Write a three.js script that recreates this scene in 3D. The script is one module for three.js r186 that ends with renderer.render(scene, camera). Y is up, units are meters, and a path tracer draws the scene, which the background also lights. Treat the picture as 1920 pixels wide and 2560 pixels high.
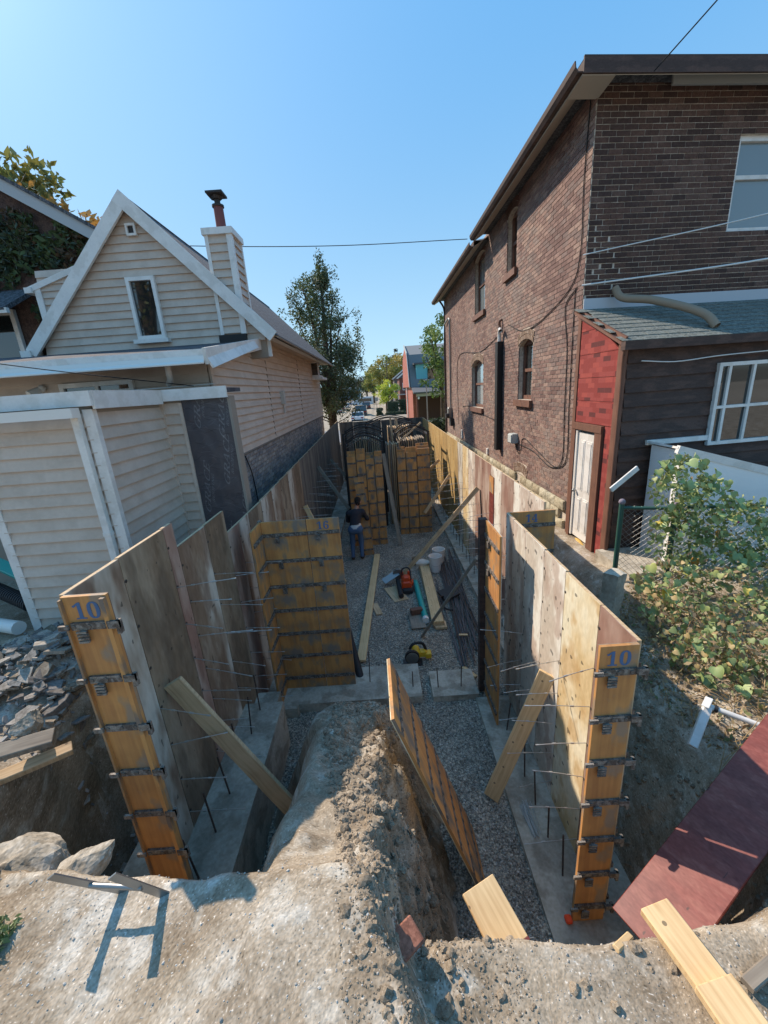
import * as THREE from 'three';
import { mergeGeometries } from 'three/addons/utils/BufferGeometryUtils.js';
import { MarchingCubes } from 'three/addons/objects/MarchingCubes.js';
import { FontLoader } from 'three/addons/loaders/FontLoader.js';
import { TextGeometry } from 'three/addons/geometries/TextGeometry.js';

// ---------- camera, sky, sun, exposure ----------
const scene = new THREE.Scene();
const camera = new THREE.PerspectiveCamera(103.69, 768 / 1024, 0.05, 3000);
camera.rotation.order = 'YXZ';
camera.position.set(0, 3.89, 0);
camera.rotation.set(-0.29571, 0.00339, -0.0716);
const renderer = new THREE.WebGLRenderer({ antialias: true });
renderer.setSize(768, 1024);
renderer.toneMapping = THREE.LinearToneMapping;
renderer.toneMappingExposure = 1.55;
renderer.shadowMap.enabled = true;
const SUN = new THREE.Vector3(-0.86, 1, -0.8).normalize();
{
  const W = 512, H = 256, d = new Float32Array(W * H * 4), c = new THREE.Vector3();
  for (let j = 0; j < H; j++) for (let i = 0; i < W; i++) {
    const v = (j + .5) / H, u = (i + .5) / W, el = (v - .5) * Math.PI, az = (u - .5) * 2 * Math.PI;
    c.set(Math.cos(el) * Math.cos(az), Math.sin(el), Math.cos(el) * Math.sin(az));
    const t = Math.max(0, c.y), k = Math.pow(1 - t, 3.2), cs = Math.max(0, c.dot(SUN));
    const glow = 0.20 * Math.pow(cs, 6) + 0.5 * Math.pow(cs, 60);
    let r = .088 + (.42 - .088) * k + glow * .9, g = .285 + (.61 - .285) * k + glow * .95, b = .57 + (.70 - .57) * k + glow;
    if (c.y < 0) { const q = Math.min(1, -c.y * 8); r += (.16 - r) * q; g += (.15 - g) * q; b += (.13 - b) * q; }
    d.set([r, g, b, 1], (j * W + i) * 4);
  }
  const t = new THREE.DataTexture(d, W, H, THREE.RGBAFormat, THREE.FloatType);
  t.mapping = THREE.EquirectangularReflectionMapping; t.minFilter = t.magFilter = THREE.LinearFilter; t.needsUpdate = true;
  scene.background = t; scene.environment = t;
}
const sun = new THREE.DirectionalLight(0xffeeda, 3.9);
sun.position.copy(SUN).multiplyScalar(60).add(new THREE.Vector3(0, 0, -8));
sun.target.position.set(0, 0, -8);
sun.castShadow = true;
Object.assign(sun.shadow.camera, { left: -30, right: 30, top: 30, bottom: -30, near: 1, far: 150 });
sun.shadow.mapSize.set(4096, 4096);
scene.add(sun, sun.target);

// ---------- helpers ----------
function rng(s) { return () => { s |= 0; s = s + 0x6D2B79F5 | 0; let t = Math.imul(s ^ s >>> 15, 1 | s); t = t + Math.imul(t ^ t >>> 7, 61 | t) ^ t; return ((t ^ t >>> 14) >>> 0) / 4294967296; }; }
const R = rng(11), rr = (a, b) => a + (b - a) * R();
const V = (x, y, z) => new THREE.Vector3(x, y, z);
const clamp = (x, a = 0, b = 1) => Math.min(b, Math.max(a, x));
const mix = (a, b, t) => a + (b - a) * t;
const ss = (a, b, x) => { x = clamp((x - a) / (b - a)); return x * x * (3 - 2 * x); };
function hash(x, y, s) { let h = Math.imul(x | 0, 374761393) + Math.imul(y | 0, 668265263) + Math.imul(s | 0, 974711); h = Math.imul(h ^ h >>> 13, 1274126177); return ((h ^ h >>> 16) >>> 0) / 4294967296; }
function vn(x, y, s, px = 0, py = 0) {
  let xi = Math.floor(x), yi = Math.floor(y); const fx = x - xi, fy = y - yi, u = fx * fx * (3 - 2 * fx), v = fy * fy * (3 - 2 * fy);
  let x1 = xi + 1, y1 = yi + 1;
  if (px) { xi = ((xi % px) + px) % px; x1 = ((x1 % px) + px) % px; }
  if (py) { yi = ((yi % py) + py) % py; y1 = ((y1 % py) + py) % py; }
  return mix(mix(hash(xi, yi, s), hash(x1, yi, s), u), mix(hash(xi, y1, s), hash(x1, y1, s), u), v);
}
function fbm(x, y, s, o = 4, px = 0, py = 0) { let a = .5, t = 0, n = 0; for (let i = 0; i < o; i++) { t += a * vn(x, y, s + i * 17, px, py); n += a; x *= 2; y *= 2; px *= 2; py *= 2; a *= .5; } return t / n; }

const used = {};
function numbered(n) { const k = used[n] = (used[n] ?? -1) + 1; return k ? n + '_' + String(k).padStart(3, '0') : n; }
function tag(o, label, category, group, kind) { o.userData = { ...o.userData, label, category }; if (group) o.userData.group = group; if (kind) o.userData.kind = kind; return o; }
function T(name, label, category, group) { const g = new THREE.Group(); g.name = numbered(name); scene.add(g); return tag(g, label, category, group); }
function shadow(m) { m.castShadow = m.receiveShadow = true; return m; }
function uvm(g, sc = 1) {
  if (g.userData.um) return g;
  let n = g.index ? g.toNonIndexed() : g;
  for (const k of Object.keys(n.attributes)) if (!['position', 'normal', 'color'].includes(k)) n.deleteAttribute(k);
  const p = n.attributes.position, uv = new Float32Array(p.count * 2), a = V(), b = V(), c = V(), e = V(), f = V();
  for (let i = 0; i < p.count; i += 3) {
    a.fromBufferAttribute(p, i); b.fromBufferAttribute(p, i + 1); c.fromBufferAttribute(p, i + 2);
    e.subVectors(b, a); f.subVectors(c, a); e.cross(f);
    const x = Math.abs(e.x), y = Math.abs(e.y), z = Math.abs(e.z);
    [a, b, c].forEach((q, k) => { let u, v; if (x >= y && x >= z) { u = q.z; v = q.y; } else if (y >= z) { u = q.x; v = q.z; } else { u = q.x; v = q.y; } uv[(i + k) * 2] = u * sc; uv[(i + k) * 2 + 1] = v * sc; });
  }
  n.setAttribute('uv', new THREE.BufferAttribute(uv, 2)); n.userData.um = true; return n;
}
function shiftUV(g, du, dv) { const u = g.attributes.uv; for (let i = 0; i < u.count; i++) u.setXY(i, u.getX(i) + du, u.getY(i) + dv); return g; }
function merge(gs) { return Array.isArray(gs) ? (gs.length === 1 ? uvm(gs[0]) : mergeGeometries(gs.map(g => uvm(g)))) : uvm(gs); }
function part(name, gs, mat, parent, label) { const m = shadow(new THREE.Mesh(merge(gs), mat)); m.name = name; parent.add(m); if (label) m.userData.label = label; return m; }
function one(name, gs, mat, label, category, group) { const m = shadow(new THREE.Mesh(merge(gs), mat)); m.name = numbered(name); scene.add(m); return tag(m, label, category, group); }
function struct(name, gs, mat) { const m = shadow(new THREE.Mesh(Array.isArray(gs) ? merge(gs) : gs, mat)); m.name = numbered(name); scene.add(m); m.userData.kind = 'structure'; return m; }
function box(x0, x1, y0, y1, z0, z1) { const g = new THREE.BoxGeometry(Math.abs(x1 - x0), Math.abs(y1 - y0), Math.abs(z1 - z0)); g.translate((x0 + x1) / 2, (y0 + y1) / 2, (z0 + z1) / 2); return uvm(g); }
// box with chamfered edges, centred
function cham(w, h, d, c = .004) {
  const s = new THREE.Shape(), x = w / 2 - c, y = h / 2 - c;
  s.moveTo(-x, -y - c); s.lineTo(x, -y - c); s.lineTo(x + c, -y); s.lineTo(x + c, y); s.lineTo(x, y + c); s.lineTo(-x, y + c); s.lineTo(-x - c, y); s.lineTo(-x - c, -y); s.closePath();
  const s2 = new THREE.Shape(s.getPoints().map(p => new THREE.Vector2(p.x * (1 - c / w), p.y * (1 - c / h))));
  const g = new THREE.ExtrudeGeometry(s2, { depth: Math.max(.0005, d - 2 * c), bevelEnabled: true, bevelThickness: c, bevelSize: c * .6, bevelSegments: 1, steps: 1 });
  g.translate(0, 0, -d / 2 + c); return uvm(g);
}
// board from p to q: w across, t thick; `face` = direction the wide face looks
function beam(p, q, w, t, face = V(0, 1, 0), c = 0) {
  const d = V().subVectors(q, p), L = d.length(); d.normalize();
  const x = V().crossVectors(face, d).normalize(), y = V().crossVectors(d, x);
  const g = c ? cham(w, t, L, c) : uvm(new THREE.BoxGeometry(w, t, L));
  g.applyMatrix4(new THREE.Matrix4().makeBasis(x, y, d).setPosition((p.x + q.x) / 2, (p.y + q.y) / 2, (p.z + q.z) / 2));
  return shiftUV(g, hash(L * 997, p.x * 731, 3) * 7, hash(p.z * 513, q.y * 331, 5) * 7);
}
function rod(p, q, r, r2 = r, seg = 8, open = false) {
  const d = V().subVectors(q, p), L = d.length(), g = new THREE.CylinderGeometry(r2, r, L, seg, 1, open);
  g.applyQuaternion(new THREE.Quaternion().setFromUnitVectors(V(0, 1, 0), d.normalize())); g.translate((p.x + q.x) / 2, (p.y + q.y) / 2, (p.z + q.z) / 2); return uvm(g);
}
function tube(pts, r, seg = 6, n = 0) { return uvm(new THREE.TubeGeometry(new THREE.CatmullRomCurve3(pts), n || pts.length * 6, r, seg, false)); }
function lump(r, seed, amp = .35, det = 1, sx = 1, sy = 1, sz = 1) {
  const g = new THREE.IcosahedronGeometry(r, det), p = g.attributes.position;
  for (let i = 0; i < p.count; i++) { const x = p.getX(i), y = p.getY(i), z = p.getZ(i), k = 1 + amp * (vn(x / r * 1.7 + z / r * 1.1 + 50, y / r * 1.7 + 50 + z / r * .7, seed) - .5) * 2; p.setXYZ(i, x * k * sx, y * k * sy, z * k * sz); }
  g.computeVertexNormals(); return uvm(g);
}
// broken rock: many small facets over coarse flat breaks
function rock(r, seed, sx = 1, sy = 1, sz = 1) {
  const g = new THREE.IcosahedronGeometry(1, 9), p = g.attributes.position, q = rng(seed), pl = []; for (let i = 0; i < 16; i++) pl.push([V(q() - .5, q() - .5, q() - .5).normalize(), .5 + .3 * q()]); const v = V();
  for (let i = 0; i < p.count; i++) { v.fromBufferAttribute(p, i); let k = 1; for (const [n, d] of pl) { const c = v.dot(n); if (c > .05) k = Math.min(k, d / c); } k *= 1 + .22 * (fbm(v.x * 3 + v.z * 2 + 20, v.y * 3 - v.z + 20, seed, 4) - .5); p.setXYZ(i, v.x * k * r * sx, v.y * k * r * sy, v.z * k * r * sz); }
  g.computeVertexNormals(); return uvm(g);
}
const xf = (g, px, py, pz, rx = 0, ry = 0, rz = 0) => { const m = new THREE.Matrix4().makeRotationFromEuler(new THREE.Euler(rx, ry, rz)); m.setPosition(px, py, pz); return g.applyMatrix4(m); };

// ---------- textures ----------
function texture(n, size, fn, srgb = true) {
  const d = new Uint8Array(n * n * 4);
  for (let j = 0; j < n; j++) for (let i = 0; i < n; i++) { const c = fn(i / n, j / n), k = (j * n + i) * 4; d[k] = clamp(c[0], 0, 255); d[k + 1] = clamp(c[1], 0, 255); d[k + 2] = clamp(c[2], 0, 255); d[k + 3] = 255; }
  const t = new THREE.DataTexture(d, n, n); t.wrapS = t.wrapT = THREE.RepeatWrapping; t.magFilter = THREE.LinearFilter; t.minFilter = THREE.LinearMipmapLinearFilter; t.generateMipmaps = true;
  if (srgb) t.colorSpace = THREE.SRGBColorSpace; t.repeat.set(1 / size, 1 / size); t.needsUpdate = true; return t;
}
const lerp3 = (a, b, t) => [mix(a[0], b[0], t), mix(a[1], b[1], t), mix(a[2], b[2], t)];
const std = (o) => new THREE.MeshStandardMaterial({ roughness: .85, ...o });
const rgb = (r, g, b) => new THREE.Color().setRGB(r / 255, g / 255, b / 255, THREE.SRGBColorSpace);
const plain = (r, g, b, o = {}) => std({ color: rgb(r, g, b), ...o });
const grit = texture(256, .5, (u, v) => { const a = fbm(u * 16, v * 16, 5, 4, 16, 16) * 255; return [a, a, a]; }, false);
// wear: tint of base by blotches and fine grain; streak>1 stretches marks along v
function worn(n, size, cols, { f = 6, streak = 1, seed = 1, grain = 14, thr = .5, sharp = 5, spots = 0 } = {}) {
  const py = Math.max(1, Math.round(f / streak)), gy = Math.max(1, Math.round(64 / streak));
  return texture(n, size, (u, v) => {
    const a = clamp((fbm(u * f, v * py, seed, 5, f, py) - thr) * sharp + .5), b = clamp((fbm(u * f * 2, v * py * 2, seed + 90, 4, f * 2, py * 2) - .55) * 6 + .4);
    let c = lerp3(cols[0], cols[1], a); if (cols[2]) c = lerp3(c, cols[2], b * .6);
    const g = (vn(u * 64, v * gy, seed + 7, 64, gy) - .5 + .8 * (vn(u * 128, v * gy * 2, seed + 8, 128, gy * 2) - .5)) * grain; c = c.map(q => q + g);
    if (spots) { const s = vn(u * 40, v * 24, seed + 31, 40, 24); if (s > 1 - spots) c = c.map(q => q * .62); }
    return c;
  });
}
const wood = (base, dark, seed, size = .5) => { return texture(512, size, (u, v) => {
  const w = fbm(u * 5, v * 1, seed, 3, 5, 1) * 3, ring = Math.sin((u * 9 + w) * 6.283) * .5 + .5, f = fbm(u * 64, v * 2, seed + 3, 3, 64, 2), b = fbm(u * 3, v * 3, seed + 9, 4, 3, 3);
  const c = lerp3(base, dark, clamp(.25 * ring * ring + .5 * (f - .35) + .6 * (b - .45))); const kx = u * 3 % 1 - .5, kv = v * 2 % 1 - .5, id = hash(Math.floor(u * 3), Math.floor(v * 2), seed), d = Math.hypot(kx / 3 + (id - .5) * .12, kv / 2 + (id * 7 % 1 - .5) * .2); if (id > .6 && d < .02) return c.map(q => q * .62); return c; }); };
const mat = {
  lumber: std({ map: wood([222, 190, 142], [178, 138, 92], 3), roughness: .75 }),
  lumber2: std({ map: wood([206, 178, 140], [156, 124, 90], 23), roughness: .8 }),
  greywood: std({ map: wood([150, 138, 122], [96, 86, 76], 33), roughness: .9 }),
  orange: std({ map: texture(512, .8, (u, v) => { const f = fbm(u * 40, v * 2, 41, 3, 40, 2), b = fbm(u * 5, v * 4, 44, 5, 5, 4), d = clamp((fbm(u * 8, v * 5, 47, 5, 8, 5) - .52) * 5); return lerp3(lerp3([198, 142, 82], [158, 106, 62], clamp(.9 * (f - .3) + 1.3 * (b - .45))), [146, 128, 110], d * .85); }), roughness: .7 }),
  orange2: std({ map: texture(512, .8, (u, v) => { const f = fbm(u * 40, v * 2, 51, 3, 40, 2), b = fbm(u * 4, v * 4, 54, 5, 4, 4), d = clamp((fbm(u * 7, v * 4, 57, 5, 7, 4) - .46) * 4); return lerp3(lerp3([198, 142, 82], [158, 106, 62], clamp(.9 * (f - .3) + 1.3 * (b - .45))), [132, 118, 104], d); }), roughness: .7 }),
  orangeOld: std({ map: texture(256, .8, (u, v) => { const f = fbm(u * 40, v * 2, 451, 3, 40, 2), b = fbm(u * 4, v * 4, 454, 5, 4, 4), d = clamp((fbm(u * 7, v * 4, 457, 5, 7, 4) - .42) * 4); return lerp3(lerp3([198, 142, 82], [158, 106, 62], clamp(.9 * (f - .3) + 1.3 * (b - .45))), [120, 106, 94], d); }), roughness: .75 }),
  rust: std({ map: worn(256, .3, [[92, 82, 74], [128, 118, 106], [158, 152, 144]], { f: 8, seed: 61, grain: 30 }), roughness: .8, metalness: .25 }),
  steelDark: plain(60, 56, 54, { roughness: .6, metalness: .4 }),
  steel: plain(150, 150, 148, { roughness: .4, metalness: .8 }),
  concrete: std({ map: worn(512, 1.5, [[162, 153, 138], [184, 175, 158], [134, 124, 108]], { f: 6, seed: 71, grain: 16 }), bumpMap: grit, bumpScale: .004, roughness: .95 }),
  siding: std({ map: worn(512, 2.2, [[200, 182, 165], [206, 189, 173], [188, 170, 153]], { f: 4, seed: 81, grain: 5, thr: .5, sharp: 1.5 }), roughness: .6 }),
  sidingBack: plain(150, 138, 124),
  white: std({ map: worn(256, 1.2, [[228, 224, 217], [222, 218, 212], [206, 201, 192]], { f: 5, seed: 91, grain: 5 }), roughness: .45 }),
  pvc: plain(226, 222, 214, { roughness: .45 }),
  shingle: std({ map: worn(256, .6, [[72, 74, 78], [100, 102, 106], [56, 56, 60]], { f: 12, seed: 101, grain: 40 }), bumpMap: grit, bumpScale: .003, roughness: 1 }),
  shingle2: std({ map: worn(256, .6, [[116, 120, 112], [96, 100, 94], [138, 138, 128]], { f: 12, seed: 103, grain: 40 }), bumpMap: grit, bumpScale: .003, roughness: 1 }),
  roofFelt: std({ map: worn(256, 1.4, [[62, 60, 64], [84, 82, 86]], { f: 7, seed: 105, grain: 20 }), roughness: .95 }),
  mortar: std({ map: worn(256, .6, [[196, 184, 168], [176, 162, 146], [208, 198, 184]], { f: 10, seed: 111, grain: 24 }), roughness: 1 }),
  brownPaint: std({ map: wood([122, 84, 66], [88, 58, 46], 121), roughness: .7 }),
  darkBrown: std({ map: worn(256, 1, [[86, 66, 58], [70, 54, 48]], { f: 5, streak: .3, seed: 125, grain: 14 }), roughness: .8 }),
  glass: new THREE.MeshPhysicalMaterial({ color: rgb(34, 38, 38), roughness: .03, clearcoat: 1, clearcoatRoughness: .01, ior: 1.7 }),
  glassPale: new THREE.MeshPhysicalMaterial({ color: rgb(120, 132, 136), roughness: .06, clearcoat: 1, clearcoatRoughness: .02 }),
  black: plain(26, 25, 25, { roughness: .6 }), roomWall: plain(158, 148, 136, { roughness: 1 }),
  rubber: plain(40, 40, 42, { roughness: .7 }), teal: plain(24, 160, 150, { roughness: .4 }), toolOrange: plain(206, 74, 30, { roughness: .4 }), yellow: plain(222, 172, 36, { roughness: .45 }),
  bucket: plain(226, 224, 218, { roughness: .4 }), blueStencil: plain(78, 104, 140, { roughness: .9 }),
  wire: plain(186, 184, 178, { roughness: .35, metalness: .6 }), rebar: std({ map: worn(128, .2, [[84, 68, 60], [104, 84, 70], [70, 66, 66]], { f: 8, seed: 131, grain: 26 }), roughness: .8, metalness: .2 }), rebarGrey: plain(104, 102, 104, { roughness: .5, metalness: .5 }),
  redPly: std({ map: worn(512, 1.6, [[126, 60, 50], [112, 52, 44], [138, 80, 68]], { f: 7, streak: .4, seed: 141, grain: 16, sharp: 3, spots: .02 }), roughness: .45 }),
  cable: plain(34, 33, 34), cableWhite: plain(220, 220, 216), bark: std({ map: worn(256, .8, [[96, 80, 66], [70, 58, 48], [116, 100, 84]], { f: 10, streak: 4, seed: 151, grain: 30 }), roughness: 1 }),
};
// faces of concrete forms, stained by old concrete; the last greyed to look shaded
const faces = [
  worn(512, 1.7, [[136, 114, 92], [196, 190, 176], [114, 90, 72]], { f: 5, streak: 3, seed: 201, grain: 12, spots: .06, thr: .5, sharp: 4 }),
  worn(512, 1.7, [[126, 106, 84], [154, 138, 116], [98, 84, 68]], { f: 5, streak: 3, seed: 211, grain: 14, spots: .05, sharp: 4 }),
  worn(512, 1.7, [[146, 110, 94], [176, 154, 138], [124, 90, 74]], { f: 5, streak: 3, seed: 221, grain: 10, spots: .03, sharp: 4 }),
  worn(512, 1.7, [[194, 180, 162], [226, 220, 206], [172, 146, 128]], { f: 6, streak: 2, seed: 231, grain: 12, spots: .1, thr: .46 }),
  worn(512, 1.7, [[206, 180, 134], [224, 212, 182], [184, 146, 94]], { f: 5, streak: 2, seed: 241, grain: 14, spots: .08, sharp: 4 }),
  worn(512, 1.7, [[176, 142, 84], [150, 122, 76], [196, 170, 116]], { f: 9, streak: 6, seed: 251, grain: 18, spots: .02 }),
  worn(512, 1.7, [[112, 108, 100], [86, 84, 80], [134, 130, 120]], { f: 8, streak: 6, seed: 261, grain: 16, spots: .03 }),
].map(m => std({ map: m, roughness: .75 }));
const [fGrey, fOlive, fRed, fWhite, fTan, fYellow, fShadeGrey] = faces;
// ---------- ground ----------
const pw = (pts, z) => { // piecewise-linear in z, points given from near to far
  if (z >= pts[0][0]) return pts[0][1]; for (let i = 1; i < pts.length; i++) if (z >= pts[i][0]) { const a = pts[i - 1], b = pts[i]; return mix(a[1], b[1], (z - a[0]) / (b[0] - a[0])); } return pts[pts.length - 1][1];
};
const FLOOR = -.16;
function groundY(x, z) {
  let g = mix(1.36, 1.02, ss(-2.5, 2.5, x)) + .03 * (fbm(x * .9 + 40, z * .9 + 40, 301, 3) - .5);
  if (z < -20) g = mix(g, pw([[-20, 1.2], [-26, .9], [-34, .35], [-46, -.25], [-60, -.5], [-900, -.6]], z), ss(-20, -24, z));
  // raised ground in front of the pit
  const wob = .09 * (fbm(z * 5 + 9, 3.3, 305, 3) - .5), xr = -.2 + (z + 1.25) * .37 + wob;
  const left = 1.86 + .08 * ss(-1.3, -.5, x) * ss(-1.6, -1, z) - .22 * ss(-1.7, -3.2, x), right = 1.5 - .12 * ss(.3, 1.6, x);
  const fr = mix(left, right, ss(xr - .03, xr + .14, x));
  g = mix(g, fr, ss(-2.5, -1.7, z));
  // the rubble side, left of the hole
  if (x < -2.4 && z > -4.2 && z < -1.5) g = Math.max(g, mix(g, 1.5, ss(-2.4, -3.2, x)));
  // right bank, higher under the vines
  g += .12 * ss(2.4, 3.2, x) * ss(-1.5, -2.2, z) * ss(-6, -5, z);
  // pit
  const jag = .1 * (fbm(z * 3 + 5, x * 3 + 7, 311, 4) - .5), jag2 = .22 * (fbm(x * 2.4 + 15, z * 2.4 + 3, 315, 4) - .5);
  const l0 = pw([[-4.2, -2.78], [-4.7, -2.05]], z) + jag, l1 = pw([[-4.2, -2.6], [-4.7, -1.95]], z) + jag;
  const r1 = pw([[-4.4, 1.66], [-5.0, 2.05], [-7.3, 2.1], [-7.8, 2.06]], z) + jag * .5, r0 = pw([[-1.5, 2.45], [-3.2, 2.5], [-4.2, 2.55], [-5.2, 3.0], [-6.4, 3.3], [-7.3, 3.2], [-7.8, 2.2]], z) + jag2;
  const P = (x < 0 ? ss(l0, l1, x) : 1) * (x > 0 ? ss(r0, r1, x) : 1);
  const f0 = x < -.4 ? mix(-1.34, -1.26, ss(-2.1, -1.2, x)) : mix(-1.26, -1.14, ss(-.4, .4, x)) - .12 * ss(1.2, 1.9, x);
  const f1 = mix(-1.5, -1.52, ss(-.4, .5, x)) - .3 * ss(1.2, 1.9, x);
  const F = ss(f0 + jag2 * .6, f1 + jag2 * .4, z) * ss(-21.5, -21, z);
  let h = mix(g, FLOOR - .25 * ss(-2.1, -2.5, x), P * F);
  // mound running into the pit
  const c = pw([[-1.15, 1.86], [-1.5, 1.62], [-2, 1.42], [-2.5, 1.26], [-3, 1.1], [-3.3, .92], [-3.6, .45], [-3.95, -.2], [-4.3, -.3]], z);
  const rough = fbm(x * 7 + 3, z * 7 + 8, 321, 5) - .5;
  const m = FLOOR + (c - FLOOR) * ss(-1.34, -.66, x + .16 * (fbm(z * 3, 1, 323, 3) - .5)) * (1 - ss(-.2, .36, x + .3 * rough));
  h = Math.max(h, m);
  // roughness of dug soil
  const near = ss(-6, -4, z), dug = ss(.02, .5, h - FLOOR) * near;
  const rgt = ss(xr - .08, xr + .06, x);
  h += near * (.022 * (fbm(x * 4, z * 4, 331, 4) - .5) + .012 * (fbm(x * 15, z * 15, 335, 3) - .5));
  const yard = ss(-1.5, -1.2, z) * ss(.1, .3, x) * .85; h += dug * rgt * (1 - yard) * (.14 * (fbm(x * 6, z * 6, 341, 5) - .5) + .05 * (fbm(x * 19, z * 19, 345, 3) - .5));
  h += dug * (1 - rgt) * P * F * .16 * (fbm(x * 5, z * 5 + 4, 351, 4) - .5);
  return h;
}
const soilTex = texture(1024, 1.6, (u, v) => {
  const a = fbm(u * 5, v * 5, 401, 5, 5, 5), b = fbm(u * 14, v * 14, 405, 4, 14, 14), g = vn(u * 220, v * 220, 409, 220, 220), g2 = vn(u * 90, v * 90, 411, 90, 90);
  let c = lerp3([164, 152, 135], [136, 122, 104], clamp((a - .5) * 4 + .5)); c = lerp3(c, [182, 176, 165], clamp((b - .56) * 5)); const k = (g - .5) * 34 + (g2 - .5) * 24; c = c.map(q => q + k);
  if (g > .93) c = [214, 208, 198]; else if (g < .05) c = c.map(q => q * .7); return c;
});
const soilBump = texture(512, .5, (u, v) => { const a = (.5 * fbm(u * 9, v * 9, 415, 6, 9, 9) + .5 * fbm(u * 61 + v * 13, v * 57 - u * 13, 417, 2, 0, 0)) * 255; return [a, a, a]; }, false);
mat.soil = std({ map: soilTex, bumpMap: soilBump, bumpScale: .005, roughness: 1, vertexColors: true });
{
  const line = (segs) => { const o = [segs[0][0]]; for (const [a, b, s] of segs) { const n = Math.max(1, Math.round(Math.abs(b - a) / s)); for (let i = 1; i <= n; i++) o.push(a + (b - a) * i / n); } return o; };
  const xs = line([[-900, -100, 200], [-100, -20, 10], [-20, -4.5, .6], [-4.5, -3.2, .1], [-3.2, 3.4, .026], [3.4, 5, .15], [5, 20, 1], [20, 100, 10], [100, 900, 200]]);
  const zs = line([[40, 3, 6], [3, -.5, .25], [-.5, -5.4, .026], [-5.4, -9, .1], [-9, -24, .3], [-24, -60, 1.5], [-60, -200, 10], [-200, -1200, 200]]);
  const nx = xs.length, nz = zs.length, pos = new Float32Array(nx * nz * 3), col = new Float32Array(nx * nz * 3), uv = new Float32Array(nx * nz * 2), idx = [];
  for (let j = 0; j < nz; j++) for (let i = 0; i < nx; i++) {
    const k = j * nx + i, x = xs[i], z = zs[j], y = groundY(x, z); pos.set([x, y, z], k * 3); uv.set([x + y, z + y * .9], k * 2);
    // the dug zone is mottled darker brown, the trodden yard a pale dusty grey
    const darkMix = clamp((fbm(x * 1.6 + 7, z * 1.6 + 3, 421, 4) - .42) * 4), dust = clamp((fbm(x * 2.1 + 70, z * 2.1, 425, 4) - .5) * 5), dg = (z < -1.75 || x > 0 && z < -1.25) ? 1 : 0;
    let c = lerp3([.98, .95, .9], [1.14, 1.15, 1.16], dust); c = lerp3(c, [.72, .68, .62], darkMix * (dg ? .75 : .3)); col.set(c, k * 3);
  }
  for (let j = 0; j < nz - 1; j++) for (let i = 0; i < nx - 1; i++) { const a = j * nx + i, b = a + 1, c = a + nx, d = c + 1; idx.push(a, b, c, b, d, c); }
  const g = new THREE.BufferGeometry(); g.setAttribute('position', new THREE.BufferAttribute(pos, 3)); g.setAttribute('color', new THREE.BufferAttribute(col, 3)); g.setAttribute('uv', new THREE.BufferAttribute(uv, 2)); g.setIndex(idx); g.computeVertexNormals();
  struct('ground', g, mat.soil);
}
const instM = new THREE.Matrix4(), instQ = new THREE.Quaternion(), instE = new THREE.Euler();
function scatter(name, geo, material, list, label, category, colour) { // list: [x,y,z,scale,(sy)]
  const m = shadow(new THREE.InstancedMesh(uvm(geo), material, list.length)), c = new THREE.Color(), q = rng(list.length);
  list.forEach(([x, y, z, s, sy = s], i) => { instE.set(q() * 6.3, q() * 6.3, q() * 6.3); if (sy !== s) instE.set((q() - .5) * .5, q() * 6.3, (q() - .5) * .5); instQ.setFromEuler(instE); instM.compose(V(x, y, z), instQ, V(s * (.7 + .6 * q()), sy, s)); m.setMatrixAt(i, instM); colour(c, q); m.setColorAt(i, c); });
  m.name = numbered(name); scene.add(m); tag(m, label, category, null, 'stuff'); return m;
}
// gravel bed of the pit floor
{
  const t = texture(1024, 1.2, (u, v) => { const a = vn(u * 70, v * 70, 501, 70, 70), b = vn(u * 140, v * 140, 503, 140, 140), c = fbm(u * 5, v * 5, 505, 4, 5, 5), k = 140 + (a - .5) * 90 + (b - .5) * 80 + (c - .5) * 60; return [k, k * .94, k * .84]; });
  const bm = texture(512, .6, (u, v) => { const a = vn(u * 50, v * 50, 507, 50, 50) * 255; return [a, a, a]; }, false);
  const g = new THREE.PlaneGeometry(4.3, 19.6, 140, 400); g.rotateX(-Math.PI / 2); g.translate(.05, 0, -11.2); const p = g.attributes.position, uv = g.attributes.uv;
  for (let i = 0; i < p.count; i++) { const x = p.getX(i), z = p.getZ(i); p.setY(i, -.125 + .05 * (fbm(x * 1.5 + 9, z * 1.5 + 99, 511, 3) - .5) + .02 * (fbm(x * 12 + 9, z * 12 + 99, 513, 2) - .5)); uv.setXY(i, x, z); }
  g.computeVertexNormals(); struct('gravel_bed', g, std({ map: t, bumpMap: bm, bumpScale: .012, roughness: 1 }));
  const L = []; const q = rng(71);
  while (L.length < 30000) { const z = -1.4 - Math.pow(q(), 1.8) * 9, x = -1.4 + q() * 3.1; if (groundY(x, z) > -.08) continue; if (x > 1.0 && z > -4.6 || x < -1.3) continue; L.push([x, -.122 + .05 * (fbm(x * 1.5 + 9, z * 1.5 + 99, 511, 3) - .5), z, .004 + .01 * q() * q()]); }
  scatter('gravel_stones', lump(1, 3, .4, 0), plain(255, 255, 255, { roughness: .95 }), L, 'crushed grey limestone covering the pit floor', 'gravel', (c, q) => { const k = .24 + .4 * q() * q(); c.setRGB(k * 1.06, k * .97, k * .84); });
}
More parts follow.
